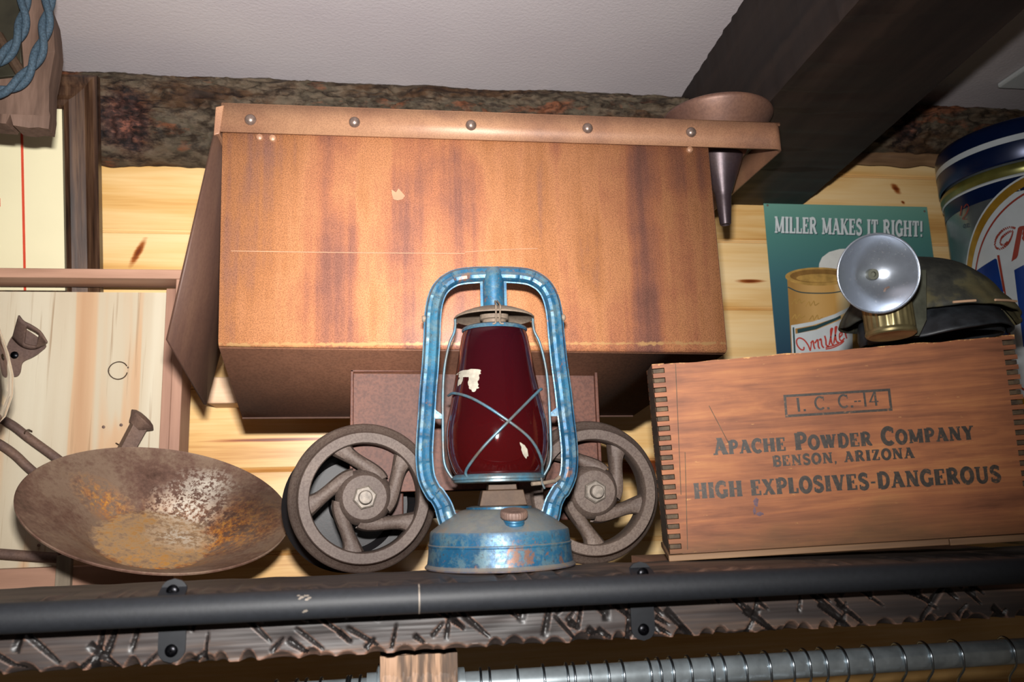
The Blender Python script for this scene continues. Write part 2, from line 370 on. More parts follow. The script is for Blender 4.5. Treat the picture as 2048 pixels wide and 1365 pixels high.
def pan_mat():
    M = Mat('rusted_pan_steel'); a = M.noise(8, 5, 0.6, None, 0.3); b = M.noise(55, 6, 0.7); c = M.noise(150, 5, 0.75); X, Y, Z = M.sep()
    k = M.ramp(M.math('ADD', M.math('MULTIPLY', a, 0.7), M.math('MULTIPLY', c, 0.3)), [(0.34, col('#463128')), (0.46, col('#6b5044')), (0.56, col('#86705e')), (0.68, col('#745a4c'))])
    def near(x, y, r0, r1, sy=1.0):
        dx = M.math('SUBTRACT', X, x); dy = M.math('MULTIPLY', M.math('SUBTRACT', Y, y), sy)
        d = M.math('SQRT', M.math('ADD', M.math('MULTIPLY', dx, dx), M.math('MULTIPLY', dy, dy))); return M.ramp(M.math('ADD', d, M.math('MULTIPLY', M.math('SUBTRACT', b, 0.5), 0.06)), [(r0, 1.0), (r1, 0.0)])
    ora = M.ramp(M.math('ADD', M.math('MULTIPLY', b, 0.55), M.math('MULTIPLY', c, 0.45)), [(0.45, 0.0), (0.55, 1.0)])
    oc = M.ramp(c, [(0.35, col('#8a4d1e')), (0.5, col('#bd742c')), (0.65, col('#d49a42'))])
    for x, y, r0, r1, sy in ((-0.085, 0.045, 0.0, 0.055, 1.6), (0.085, 0.030, 0.01, 0.085, 1.0), (0.01, 0.075, 0.0, 0.06, 1.5), (0.02, -0.06, 0.02, 0.09, 2.2)):
        k = M.mix(M.math('MULTIPLY', ora, near(x, y, r0, r1, sy)), k, oc)
    fl = near(0.0, 0.0, 0.070, 0.076)
    k = M.mix(M.math('MULTIPLY', fl, 0.75), k, M.ramp(M.math('ADD', M.math('MULTIPLY', b, 0.5), M.math('MULTIPLY', c, 0.5)), [(0.40, col('#957a62')), (0.5, col('#b9976c')), (0.58, col('#bd8a48'))]))
    wsp = M.ramp(M.math('ADD', M.math('MULTIPLY', c, 0.65), M.math('MULTIPLY', b, 0.35)), [(0.475, 0.0), (0.525, 0.95)])
    for x, y, r0, r1, sy in ((0.02, 0.085, 0.015, 0.065, 1.4), (0.03, 0.02, 0.0, 0.055, 1.2), (0.03, 0.125, 0.0, 0.05, 1.6)):
        k = M.mix(M.math('MULTIPLY', wsp, near(x, y, r0, r1, sy)), k, col('#d0c7b8'))
    k = M.mix(M.math('MULTIPLY', near(0.125, 0.085, 0.02, 0.09), 0.65), k, col('#33221c'))
    M.bump(c, 0.2, 0.0008)
    return M.set(k, M.ramp(b, [(0.4, 0.36), (0.65, 0.58)]), 0.25, 0.5)
P['pan'] = pan_mat()
def frame_mat():
    M = Mat('dark_walnut_moulding'); a = M.noise(1, 5, 0.6, M.map((90, 90, 5))); M.bump(a, 0.2, 0.001)
    return M.set(M.ramp(a, [(0.35, col('#1d120c')), (0.5, col('#3c281c')), (0.66, col('#5a4230'))]), 0.32, 0, 0.55)
P['frame'] = frame_mat()
P['mat'] = plain('cream_mat_board', '#d9d0ad', 0.8, 0, 0.2, 0.03, 6)
P['redline'] = plain('red_ruled_line', '#c2452e', 0.7, 0, 0.2, 0.05)
P['pendwood'] = wood('rough_pendant_wood', H('#3b2b23', '#554136', '#6b5448'), 'z', 3.0, 0.7, 0.3, 20, 0.3, 0.4)
P['cord'] = plain('slate_blue_cloth_cord', '#33434f', 0.75, 0, 0.3, 0.3, 400, 0.4)
P['hardware'] = plain('dark_bronze_plate', '#2e2b20', 0.5, 0.3, 0.4, 0.25, 30)
P['bulb'] = glass_mat('clear_bulb_glass', (1, 1, 1, 1), 0.02)
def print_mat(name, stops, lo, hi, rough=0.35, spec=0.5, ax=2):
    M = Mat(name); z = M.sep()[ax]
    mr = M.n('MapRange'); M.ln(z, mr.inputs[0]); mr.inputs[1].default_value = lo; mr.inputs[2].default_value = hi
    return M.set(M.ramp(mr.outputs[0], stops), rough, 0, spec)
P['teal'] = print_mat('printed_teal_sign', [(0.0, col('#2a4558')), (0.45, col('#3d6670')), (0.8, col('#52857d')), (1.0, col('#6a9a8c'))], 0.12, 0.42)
P['pwhite'] = plain('printed_white', '#cfd6d8', 0.4, 0, 0.4, 0.03)
P['pshadow'] = plain('printed_dark_outline', '#2d4a4e', 0.4, 0, 0.4, 0.03)
P['pfoam'] = plain('printed_foam', '#d8d9d4', 0.4, 0, 0.4, 0.04)
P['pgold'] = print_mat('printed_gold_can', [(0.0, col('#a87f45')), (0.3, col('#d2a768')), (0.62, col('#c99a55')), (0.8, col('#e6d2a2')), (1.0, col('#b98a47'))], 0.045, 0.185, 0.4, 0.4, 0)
P['pgold2'] = plain('printed_gold', '#b9924f', 0.4, 0, 0.4, 0.2, 60)
P['pbrown'] = plain('printed_brown', '#8a6636', 0.4, 0, 0.4, 0.2, 60)
P['pred'] = plain('printed_red', '#c0453a', 0.4, 0, 0.4, 0.03)
P['tin'] = plain('silver_printed_tin', '#8f989b', 0.24, 0.75, 0.5, 0.22, 14)
P['tinblue'] = plain('navy_enamel_tin', '#081a3f', 0.28, 0.35, 0.5, 0.15, 10)
P['tinblue2'] = plain('royal_blue_print', '#143a86', 0.26, 0.35, 0.5, 0.2, 10)
P['tinwhite'] = plain('white_enamel_print', '#b9c0c4', 0.3, 0.1, 0.5, 0.04)
P['tingold'] = plain('gold_enamel_print', '#a9812c', 0.28, 0.45, 0.5, 0.15)
P['tingreen'] = plain('olive_gold_bead', '#6c6a35', 0.3, 0.5, 0.5, 0.15)
P['tinred'] = plain('maroon_enamel_print', '#8a3426', 0.3, 0.1, 0.5, 0.05)
def cap_mat():
    M = Mat('worn_camouflage_canvas'); a = M.noise(16, 5, 0.6); b = M.noise(300, 3, 0.6)
    k = M.ramp(a, [(0.36, col('#1d1e1b')), (0.48, col('#30302a')), (0.56, col('#4a4632')), (0.70, col('#5b5338'))])
    M.bump(b, 0.3, 0.001); return M.set(k, 0.7, 0, 0.3)
P['cap'] = cap_mat()
P['leather'] = plain('black_cracked_leather', '#24272b', 0.5, 0, 0.45, 0.35, 60, 0.35)
P['stitch'] = plain('tan_thread', '#b39175', 0.8, 0, 0.2, 0.1)
P['bracket'] = plain('green_grey_bracket', '#4b4c41', 0.5, 0.3, 0.4, 0.25, 60, 0.1)
def refl_mat():
    M = Mat('polished_reflector'); a = M.noise(420, 2, 0.5); b = M.noise(25, 4)
    return M.set(M.mix(M.ramp(a, [(0.66, 0.0), (0.72, 0.6)]), col('#9aa1ac'), col('#dddddd')), M.ramp(b, [(0.35, 0.20), (0.7, 0.32)]), 0.80, 0.6)
P['reflector'] = refl_mat()
P['brass'] = plain('old_brass', '#827754', 0.38, 0.75, 0.5, 0.25, 40)
P['white'] = plain('white_vent_enamel', '#c4c8c8', 0.5, 0, 0.4, 0.03)
def U(p): return CAM + (Vector(p) - CAM) * K      # survey coordinates -> place on the shelf, at its true size
def FACE(p, s=1.0, d=(0, -1, 0)):                 # local z points along d
    return Matrix.Translation(Vector(p)) @ Vector(d).to_track_quat('Z', 'Y').to_matrix().to_4x4() @ Matrix.Scale(s, 4)
rnd = random.Random(7)

# ================================================================ the room
mb = MB(); prof = []
zs = [0.95] + sorted(GROOVES) + [2.80]
sec = [(0.0, 0.95)]
for g in sorted(GROOVES): sec += [(0.0, g - 0.0048), (0.0015, g - 0.0036), (0.0035, g - 0.0022), (0.0012, g - 0.0010), (0.0034, g + 0.0016), (0.0012, g + 0.0036), (0.0, g + 0.0046)]
sec += [(0.0, 2.80), (0.03, 2.80), (0.03, 0.95)]
n = len(sec)
mb.add([(-1.7, y, z) for y, z in sec] + [(2.4, y, z) for y, z in sec],
       [(i, (i + 1) % n, n + (i + 1) % n, n + i) for i in range(n)])
struct(mb.build('wall_back', P['pine'], fix=False, angle=30), 'varnished knotty pine tongue and groove wall behind the shelf')
struct(MB().box(-1.7, 2.4, -2.6, 0.03, 2.76, 2.79).build('ceiling', P['ceil']), 'pale grey painted ceiling')

def log_fn(u, v):
    x = -1.2 + 2.9 * u
    zb = 2.597 + 0.058 * max(0, min(1, (x - 0.1) / 0.9)) + 0.007 * noise.noise((x * 9, 3, 1)) + 0.004 * noise.noise((x * 40, 9, 1))
    a = v * PI; y = -0.015 - 0.072 * max(0.0, math.sin(a)) ** 0.55
    z = 2.768 + (zb - 2.768) * v
    q = Vector((x * 7, v * 3.2, 0.0))
    r = 1 - abs(noise.noise(Vector((x * 13, z * 60, 5)))) ; r2 = 1 - abs(noise.noise(Vector((x * 34 + 2 * noise.noise((x * 9, z * 40, 0)), z * 150, 2))))
    d = 0.016 * (r ** 3) + 0.010 * (r2 ** 2) + 0.014 * noise.noise(q)
    for cx, cz, R in ((-0.455, 2.64, 0.055), (1.05, 2.70, 0.05), (0.02, 2.73, 0.04)):
        dd = math.hypot(x - cx, z - cz) / R
        if dd < 1: d -= 0.028 * (1 - dd * dd) * (0.7 + 0.6 * noise.noise((x * 70, z * 70, 1)))
    y -= d * math.sin(a) ** 0.5 if 0 < v < 1 else 0
    return (x, y, z)
lg = MB().grid(log_fn, 900, 44, True).build('trim_1', P['bark'], angle=80, fix=False)
struct(lg, 'rough dark bark log running along the top of the wall')
MB().grid(lambda u, v: (0.83 + 0.52 * u, -0.03 - 0.015 * math.sin(PI * v) - 0.004 * noise.noise((u * 14, v, 0)), 2.672 - 0.036 * v - (0.006 * noise.noise((u * 11, 0, 4)) if v > 0.5 else 0)), 60, 8).build('stripped_edge', P['slat'], lg, angle=60)

bs = [(0, 0), (0.33, 0), (0.66, 0), (1, 0), (1, .5), (1, 1), (0.5, 1), (0, 1), (0, .66), (0, .33)]
def beam_ring(i):
    t = i / 150; Y = 0.02 - 2.0 * t
    xl, xr = 0.572 + 0.04 * Y, 0.826 + 0.10 * Y
    out = []
    for k, (a, b) in enumerate(bs):
        j = 0.0035 * noise.noise((Y * 30, a * 3, b * 3)) + 0.004 * noise.noise((Y * 90, a * 3 + 5, b * 3))
        e = 0.010 * max(0, noise.noise((Y * 45, 8, 2))) if k == 0 else 0
        out.append(Vector((xl + (xr - xl) * a + j + e, Y, 2.556 + (2.775 - 2.556) * b + j * (b < .5) + e)))
    return out
mb = MB()
for i in range(151): mb.v += beam_ring(i)
nb = len(bs)
for i in range(150):
    for k in range(nb):
        l = (k + 1) % nb; mb.f.append((i * nb + k, i * nb + l, (i + 1) * nb + l, (i + 1) * nb + k))
mb.f += [tuple(range(nb)), tuple(150 * nb + k for k in range(nb))]
struct(mb.build('ceiling_beam', P['beam'], angle=40), 'dark stained timber beam crossing the ceiling above the funnel')

vent = thing('ceiling_vent', 'white ceiling vent at the upper right corner', 'vent', (1.30, -0.34, 2.75))
MB().box(1.172, 1.46, -0.52, -0.158, 2.748, 2.760).build('face_plate', P['white'], vent, bevel=0.004)
mb = MB()
for k in range(9): mb.hexa([(1.20, -0.49 + k * 0.035, 2.744), (1.43, -0.49 + k * 0.035, 2.744), (1.43, -0.475 + k * 0.035, 2.749), (1.20, -0.475 + k * 0.035, 2.749),
                            (1.20, -0.489 + k * 0.035, 2.7455), (1.43, -0.489 + k * 0.035, 2.7455), (1.43, -0.474 + k * 0.035, 2.7505), (1.20, -0.474 + k * 0.035, 2.7505)])
mb.build('louvers', P['white'], vent)

# ================================================================ the shelf
LIPF, LIPB, LIPT = ys(-0.6), ys(-0.40), 1.921
LIPH = 1.921 - at(512, 1322, ys(-0.6)).z
chips = []
x = -0.75
while x < 1.15:
    chips.append((x, rnd.uniform(0.006, 0.014), rnd.uniform(0.3, 1.0), rnd.uniform(0.3, 1.0))); x += rnd.uniform(0.007, 0.026)
def chip(x, k):
    m = 0
    for cx, r, a, b in chips:
        d = abs(x - cx) / r
        if d < 1: m = max(m, (a, b)[k] * (1 - d * d))
    return m
gouges = []
for k in range(190):
    ang = rnd.choice([-0.75, -0.65, -0.55, 0.9, 1.15, 1.4, 0.75]) + rnd.uniform(-0.12, 0.12)
    gouges.append((rnd.uniform(-0.6, 1.0), rnd.uniform(0.003, LIPH - 0.004), ang, rnd.choice([0.006, 0.008, 0.011, 0.016, 0.024, 0.020]), rnd.uniform(0.0012, 0.0030), rnd.uniform(0.6, 1.0)))
gb = {}
for g in gouges:
    for c in range(int((g[0] - g[3]) * 20) - 1, int((g[0] + g[3]) * 20) + 2): gb.setdefault(c, []).append(g)
NT, NF, NBt = 22, 44, 6
CUT = set()
def lip_fn(u, v):
    x = -0.62 + 1.62 * u; cw = chip(x * .8 + .05, 1); ct, cb = chip(x, 0), chip(x + 0.3, 1)
    j = v * (NT + NF + NBt)
    top = 0.02 if False else (LIPB - LIPF)
    if j <= NT:                                   # top face, back to front
        q = j / NT; q = 1 - (1 - q) ** 2.6; y, z = LIPB + (LIPF - LIPB) * q, LIPT
        e = (1 - q) * (LIPB - LIPF); dz = max(0, 0.004 + ct * 0.012 - e * 1.9, (0.25 + cw) * 0.0085 - e * 0.085); z -= dz
        z += 0.0012 * noise.noise((x * 30, y * 40, 0)); 
    elif j <= NT + NF:                            # front face
        q = (j - NT) / NF; h = q * LIPH; y, z = LIPF, LIPT - h
        dt = max(0, 0.004 + ct * 0.012 - h * 0.8); y += dt * 0.7
        if q < 0.02: z -= 0.004 + ct * 0.012; y += 0.0
        hb = LIPH - h; db = max(0, cb * 0.0095 - hb); y += db * 1.5
        y += 0.0010 * noise.noise((x * 25, z * 90, 3)) + 0.0004 * noise.noise((x * 12, z * 700, 3))
        for gx, gz, ang, L, wd, dp in gb.get(int(math.floor(x * 20)), ()):
            a, b = x - gx, (LIPT - h) - (LIPT - gz); ca, sa = math.cos(ang), math.sin(ang)
            uu = (a * ca + b * sa) / L; vv = (-a * sa + b * ca) / (wd * (1.15 - 0.5 * uu))
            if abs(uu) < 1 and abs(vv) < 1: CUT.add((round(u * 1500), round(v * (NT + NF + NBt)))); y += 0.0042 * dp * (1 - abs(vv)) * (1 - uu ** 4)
    else:                                         # underside
        q = (j - NT - NF) / NBt; y, z = LIPF + (LIPB - LIPF) * q, LIPT - LIPH
        if q < 0.3: y += cb * 0.014 * (1 - q / 0.3); z += cb * 0.004 * (1 - q / 0.3)
    return (x, y, z)
sh = thing('timber_shelf', 'dark hewn timber shelf carrying the antiques, with gouged front edge', 'shelf', (0.2, -0.4, 1.87))
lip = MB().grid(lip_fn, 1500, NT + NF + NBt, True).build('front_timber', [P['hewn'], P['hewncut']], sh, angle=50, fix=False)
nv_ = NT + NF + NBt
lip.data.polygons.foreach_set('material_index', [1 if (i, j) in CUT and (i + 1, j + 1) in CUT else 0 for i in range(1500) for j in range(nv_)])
MB().box(-0.62, 1.0, LIPB - 0.02, -0.27, 1.868, 1.889).build('shelf_board', P['hewn'], sh)
# cross pieces hidden under the things they carry
for x0, x1, y0, y1, zt in ((0.045, 0.19, LIPB, -0.455, 1.921), (-0.10, 0.40, -0.53, -0.45, 1.9082), (0.30, 0.72, LIPB, -0.46, 1.9185)):
    MB().box(x0, x1, y0, y1, 1.885, zt - 0.0005).build('cross_piece', P['hewn'], sh)
for x0 in (0.0, 0.93):
    MB().box(x0, x0 + 0.05, -0.60, 0.0, 1.83, 1.868).build('wall_arm', P['hewn'], sh)
# short hewn post end under the shelf
p0, p1 = at(760, 1318, -0.72), at(915, 1312, -0.72)
mb = MB().grid(lambda u, v: (p0.x + (p1.x - p0.x) * u, -0.72 + 0.006 * max(0, (0.12 - v) / 0.12) ** 2 + 0.006 * max(0, abs(u - .5) * 2 - .9) * 10 * .1 + 0.0012 * noise.noise((u * 22, v * 2, 1)), 1.8605 - 0.34 * v), 40, 60)
mb.box(p0.x, p1.x, -0.718, -0.62, 1.52, 1.860)
post = struct(mb.build('trim_2', P['post'], angle=60), 'rough hewn post end under the shelf timber')

# ---------------------------------------------------------------- black pipe on its straps
pr = thing('pipe_rail', 'long black painted pipe fixed along the front of the shelf', 'pipe', (0.2, LIPF, 1.909))
PY, PR_ = ys(-0.64), 0.0117; PZ = at(1024, 1190, PY).z
pts = [(-0.75 + 0.02 * i, PY, PZ) for i in range(94)]
MB().tube(pts, PR_, 40).build('pipe', P['blackpaint'], pr)
jx = at(838, 1220, PY).x
MB().tube([(jx - 0.0006, PY, PZ), (jx + 0.0006, PY, PZ)], PR_ + 0.00035, 40).build('joint_ring', P['nut'], pr)['label'] = 'thin scratched joint ring'
def flake(cx, cy, ln_, n):
    m = MB()
    for k in range(n):
        q = at(cx + rnd.uniform(-ln_, ln_), cy + rnd.uniform(-ln_ * .5, ln_ * .5), PY - PR_)
        a = math.asin(max(-1, min(1, (q.z - PZ) / PR_))); s_ = rnd.uniform(0.0006, 0.0022); r = PR_ + 0.0003
        m.add([(q.x + dx * s_, PY - r * math.cos(a + dz * s_ / r), PZ + r * math.sin(a + dz * s_ / r)) for dx, dz in ((-1, -.3), (.2, -.5), (1, .1), (.3, .5), (-.6, .4))], [(0, 1, 2, 3, 4)])
    return m
m = flake(607, 1195, 12, 9); m2 = flake(608, 1222, 8, 4); m.add(m2.v, m2.f)
m.build('chipped_paint', P['nut'], pr)['label'] = 'pale chips in the black paint'
def stadium(w_, h_, n=12):
    r = w_ / 2; o = []
    for k in range(n + 1): a = PI * k / n; o.append((r * math.cos(a), h_ / 2 - r + r * math.sin(a)))
    for k in range(n + 1): a = PI + PI * k / n; o.append((r * math.cos(a), -h_ / 2 + r + r * math.sin(a)))
    return o
def strap(px_top, py_top, px_bot, py_bot):
    a, b = at(px_top, py_top, LIPF - 0.002), at(px_bot, py_bot, LIPF - 0.002)
    cx, zt, zb = (a.x + b.x) / 2, a.z, b.z
    def dy(z):
        f = 1 - min(1, abs(z - PZ) / 0.0145); return -0.003 - 0.0165 * min(1, f * 1.6)
    W = 0.0215; N = 40; m = MB(); L = []
    for k in range(N + 1):
        z = zt + (zb - zt) * k / N; e = min(z - zb, zt - z); r = W / 2
        hw = r if e > r else math.sqrt(max(0, r * r - (r - e) ** 2)); L.append((hw, z))
    vs = []
    for hw, z in L: vs += [(cx - hw, LIPF + dy(z), z), (cx + hw, LIPF + dy(z), z), (cx - hw, LIPF + dy(z) + 0.0026, z), (cx + hw, LIPF + dy(z) + 0.0026, z)]
    fs = []
    for k in range(N):
        i = 4 * k; j = i + 4; fs += [(i, i + 1, j + 1, j), (i + 3, i + 2, j + 2, j + 3), (i + 1, i + 3, j + 3, j + 1), (i + 2, i, j, j + 2)]
    st = m.add(vs, fs).build('strap', P['strap'], pr, angle=30)
    for z in (zt - 0.0095, zb + 0.0095):
        q = MB().lathe([(0.0052, 0), (0.0051, 0.0009), (0.0040, 0.0021), (0.0018, 0.0026), (0.0, 0.0027)], 24, FACE((cx, LIPF + dy(z), z)))
        yy = LIPF + dy(z) - 0.0028; q.box(cx - 0.0024, cx + 0.0024, yy, yy + .001, z - 0.0005, z + 0.0005); q.box(cx - 0.0005, cx + 0.0005, yy, yy + .001, z - 0.0024, z + 0.0024)
        q.build('screw', P['screw'], st)
strap(345, 1158, 347, 1326); strap(1279, 1124, 1287, 1282)

# ---------------------------------------------------------------- clothes rod with wire hangers
RY = -0.62
ra, rb = at(1050, 1365, RY), at(2048, 1307, RY)
RZ = at(1500, 1337, RY).z; RR = 0.0135
rod = thing('clothes_rod', 'shiny galvanised clothes rod under the shelf, full of wire hanger hooks', 'rod', (0.3, RY, RZ))
MB().tube([(-0.35, RY, RZ), (0.2, RY, RZ), (0.7, RY, RZ), (1.05, RY, RZ)], RR, 32).build('tube', P['chrome'], rod)
for sx, x0 in ((1, p1.x), (-1, p0.x)):
    M_ = Matrix.Translation((x0, RY, RZ)) @ Matrix.Rotation(PI / 2 * sx, 4, 'Y')
    MB().lathe([(0.0, 0), (0.026, 0), (0.026, 0.003), (0.018, 0.005), (0.018, 0.014), (0.0, 0.014)], 32, M_).build('end_flange', P['chrome'], rod)
HX = [920, 930, 964, 982, 1038, 1091, 1138, 1152, 1183, 1220, 1250, 1304, 1324, 1349, 1385, 1428, 1452, 1494, 1542, 1588, 1621, 1655, 1696, 1747, 1811, 1864, 1926, 2030]
HL = [548, 590, 610, 640, 694, 700, 720]
def hanger_mb(tilt):
    R = RR + 0.0022; m = MB(); hook = []
    for k in range(15):
        a = math.radians(-25 + 205 * k / 14); hook.append((0, -R * math.cos(PI - a) * -1 if False else R * math.cos(a), R * math.sin(a)))
    hook = [(0, y, z) for _, y, z in hook]
    # the neck comes down on the near side, kinks back under the rod
    nx = [(0, -R, -0.004), (tilt * 0.3, -R * 0.9, -0.012), (-0.001, -R * 0.35, -0.022), (0, 0, -0.030), (0, 0, -0.055)]
    return m, hook + nx
def hanger(px, i):
    yy = RY; ref = at(px, 1340 - (px - 1500) * 0.05, RY - RR)
    x0 = ref.x; t = 0.0
    m, pts = hanger_mb(t); wr = 0.0014
    yaw = -0.06
    pts = smooth(pts, 3)
    T = Matrix.Translation((x0, RY, RZ)) @ Matrix.Rotation(yaw, 4, 'Z')
    m.tube(pts, wr, 8)
    tri = [(0, 0, -0.055), (0, -0.19, -0.13), (0, -0.205, -0.145), (0, -0.19, -0.15), (0, 0.19, -0.15), (0, 0.205, -0.145), (0, 0.19, -0.13), (0, 0, -0.055)]
    m.tube(tri, wr, 6)
    m.xf(T); o = m.build('wire_hanger', P['wire'], angle=60)
    return o
hs = []
for i, px in enumerate(sorted(HL + HX)):
    o = hanger(px, i); hs.append((px, o))
words_ = ['first', 'second', 'third', 'fourth', 'fifth', 'sixth', 'seventh', 'eighth', 'ninth', 'tenth', 'eleventh', 'twelfth', 'thirteenth', 'fourteenth', 'fifteenth', 'sixteenth',
          'seventeenth', 'eighteenth', 'nineteenth', 'twentieth', 'twenty-first', 'twenty-second', 'twenty-third', 'twenty-fourth', 'twenty-fifth', 'twenty-sixth', 'twenty-seventh', 'twenty-eighth']
il = ir = 0
nl = len(HL)
for px, o in hs:
    if px < 838:
        il += 1; lab = 'wire hanger hook on the rod, %s left of the hewn post counting from the post' % words_[nl - il]
    else:
        ir += 1; lab = 'wire hanger hook on the rod, %s to the right of the hewn post' % words_[ir - 1]
        if px == HX[-1]: lab = 'wire hanger hook hanging alone at the far right end of the rod'
    tag(o, lab, 'hanger', 'wire hangers on the clothes rod')
# ================================================================ the ore cart
cart = thing('ore_cart', 'rusty orange ore cart with tilted-out end gate and cast spoked wheels', 'ore cart', U((0.13, -0.2, 1.89)))
def station(pts):
    (ft, fb, tip, bb, bt) = [Vector(p) for p in pts]; out = [ft]
    for a, b, c in ((ft, fb, tip), (tip, bb, bt)):
        d1 = (a - b).normalized(); d2 = (c - b).normalized()
        for k in range(6):
            t = k / 5; out.append((b + d1 * 0.007) * (1 - t) ** 2 + b * 2 * t * (1 - t) + (b + d2 * 0.007) * t * t)
        if b == fb: out.append(tip)
    out.append(bt); return [U(p) for p in out]
tl, trr = at(485, 835, ys(-.115)), at(1265, 831, ys(-.115)); inv = lambda p: tuple(CAM + (p - CAM) / K)
TLf, TRf = inv(tl), inv(trr)
L = station([(-.25, -.28, 2.591), (-.2445, -.28, 2.222), TLf, (-.2445, .14, 2.222), (-.25, .14, 2.591)])
R = station([(.517, -.28, 2.590), (.5235, -.28, 2.2085), TRf, (.5235, .14, 2.2085), (.517, .14, 2.590)])
n = len(L)
def skin(idx): 
    m = MB(); return m.add([L[i] for i in idx] + [R[i] for i in idx], [(i, i + 1, len(idx) + i + 1, len(idx) + i) for i in range(len(idx) - 1)])
skin(range(0, 6)).build('front_side', P['hopper'], cart, angle=40, solid=0.003)
skin(range(5, 10)).build('sloped_bottom', P['under'], cart, angle=40, solid=0.003)
skin(range(9, 15)).build('rear_side', P['under'], cart, angle=40, solid=0.003)
MB().add(R, [tuple(range(n))]).build('end_plate', P['under'], cart, solid=0.003)
MB().tube([tl.lerp(trr, k / 10) + Vector((0, -.001, -.001)) for k in range(11)], 0.0016, 8).build('ridge_weld', P['gate'], cart)
# rim bar with its loop past the right end
path = [(-.252, -.284), (.2, -.284), (.625, -.284)] + [(.635 + .012 * math.sin(a), -.272 - .012 * math.cos(a)) for a in [0.0, .4, .8, 1.2, 1.57]] + [(.647, -.15), (.647, .14)]
vs = []
for i, (x, y) in enumerate(path):
    t = (x + .252) / .9; zt = 2.592 + .003 * t; h = .045 + .0005 * t
    vs += [U((x, y, zt)), U((x, y, zt - h))]
mb = MB().add(vs, [(2 * i, 2 * i + 1, 2 * i + 3, 2 * i + 2) for i in range(len(path) - 1)])
mb.add([U(p) for p in ((-.252, -.284, 2.592), (.647, -.284, 2.595), (.647, -.262, 2.595), (-.252, -.262, 2.592))], [(0, 1, 2, 3)])
rim = mb.build('rim_bar', P['hopperband'], cart, angle=30, solid=0.0042)
for px, py in ((501, 240), (709, 245), (942, 251), (1175, 257), (1382, 265)):
    q = at(px, py, ys(-.284) - 0.002)
    MB().lathe([(0.0072, 0), (0.0070, 0.0018), (0.0055, 0.0042), (0.003, 0.0058), (0, 0.0062)], 20, FACE(q)).build('rivet', P['rivet'], rim)
# dabs of weld under the bar
for px, py in ((519, 274), (545, 276), (1380, 299)):
    q = at(px, py, ys(-.284))
    MB().lathe([(0.0050, -0.002), (0.0040, 0.0010), (0.0020, 0.0022), (0, 0.0024)], 12, FACE(q)).build('weld_bead', P['hopperband'], cart)
for pts in (((462, 503), (600, 505), (760, 507), (930, 508)), ((930, 505), (1010, 500), (1075, 498))):
    mb = MB(); v_ = []
    for p_ in pts: a_ = at(*p_, ys(-.282) - .001); v_ += [a_, a_ + Vector((0, 0, .0009))]
    mb.add(v_, [(2 * i, 2 * i + 2, 2 * i + 3, 2 * i + 1) for i in range(len(pts) - 1)])
    mb.build('scratch', P['scratch'], cart, fix=False)['label'] = 'pale scratch across the hopper front'
o = [at(x, y, ys(-.282) - .001) for x, y in ((783, 379), (792, 385), (797, 377), (803, 384), (810, 392), (805, 399), (795, 401), (787, 399), (784, 390))]
MB().add(o, [tuple(range(len(o)))]).build('scuff', P['scratch'], cart, fix=False)['label'] = 'small pale scuff on the hopper front'
# left end gate, hinged at the top and swung out
g = [at(434, 250, ys(-.284)), at(335, 680, ys(-.284)), at(410, 810, ys(-.115)), at(440, 700, ys(.06)), U((-.262, .10, 2.565))]
gate = MB().add(g, [(0, 1, 2), (0, 2, 4), (2, 3, 4)]).build('end_gate', P['gate'], cart, angle=60, solid=0.004)
q0, q1 = at(447, 212, ys(-.284)), at(428, 272, ys(-.284))
MB().hexa([(q1.x, q1.y - .003, q1.z), (q1.x + .007, q1.y - .003, q1.z + .002), (q1.x + .007, q1.y + .05, q1.z + .002), (q1.x, q1.y + .05, q1.z),
           (q0.x - .009, q0.y - .003, q0.z - .003), (q0.x + .001, q0.y - .003, q0.z), (q0.x + .001, q0.y + .05, q0.z), (q0.x - .009, q0.y + .05, q0.z - .003)]).build('hinge_strap', P['hopperband'], cart, bevel=0.001)
# frame under the hopper
def ub(mb, x0, x1, y0, y1, z0, z1):
    a, b = U((x0, y0, z0)), U((x1, y1, z1)); return mb.box(a.x, b.x, a.y, b.y, a.z, b.z)
mb = MB(); ub(mb, -.058, .325, -.222, -.218, 2.006, 2.192); ub(mb, -.060, -.055, -.230, -.02, 2.005, 2.192); ub(mb, .322, .327, -.230, -.02, 2.005, 2.192)
ub(mb, -.060, .327, -.230, -.20, 2.188, 2.193); ub(mb, -.060, .327, -.024, -.02, 2.005, 2.15)
fr = mb.build('frame', P['plate'], cart, bevel=0.001)
mb = MB(); ub(mb, -.02, .02, -.19, -.05, 1.955, 2.006); ub(mb, .25, .29, -.19, -.05, 1.955, 2.006); ub(mb, .02, .25, -.10, -.09, 1.962, 1.972)
ub(mb, .208, .235, -.185, -.17, 1.93, 2.006)
mb.build('axle_bracket', P['plate'], cart, bevel=0.002)
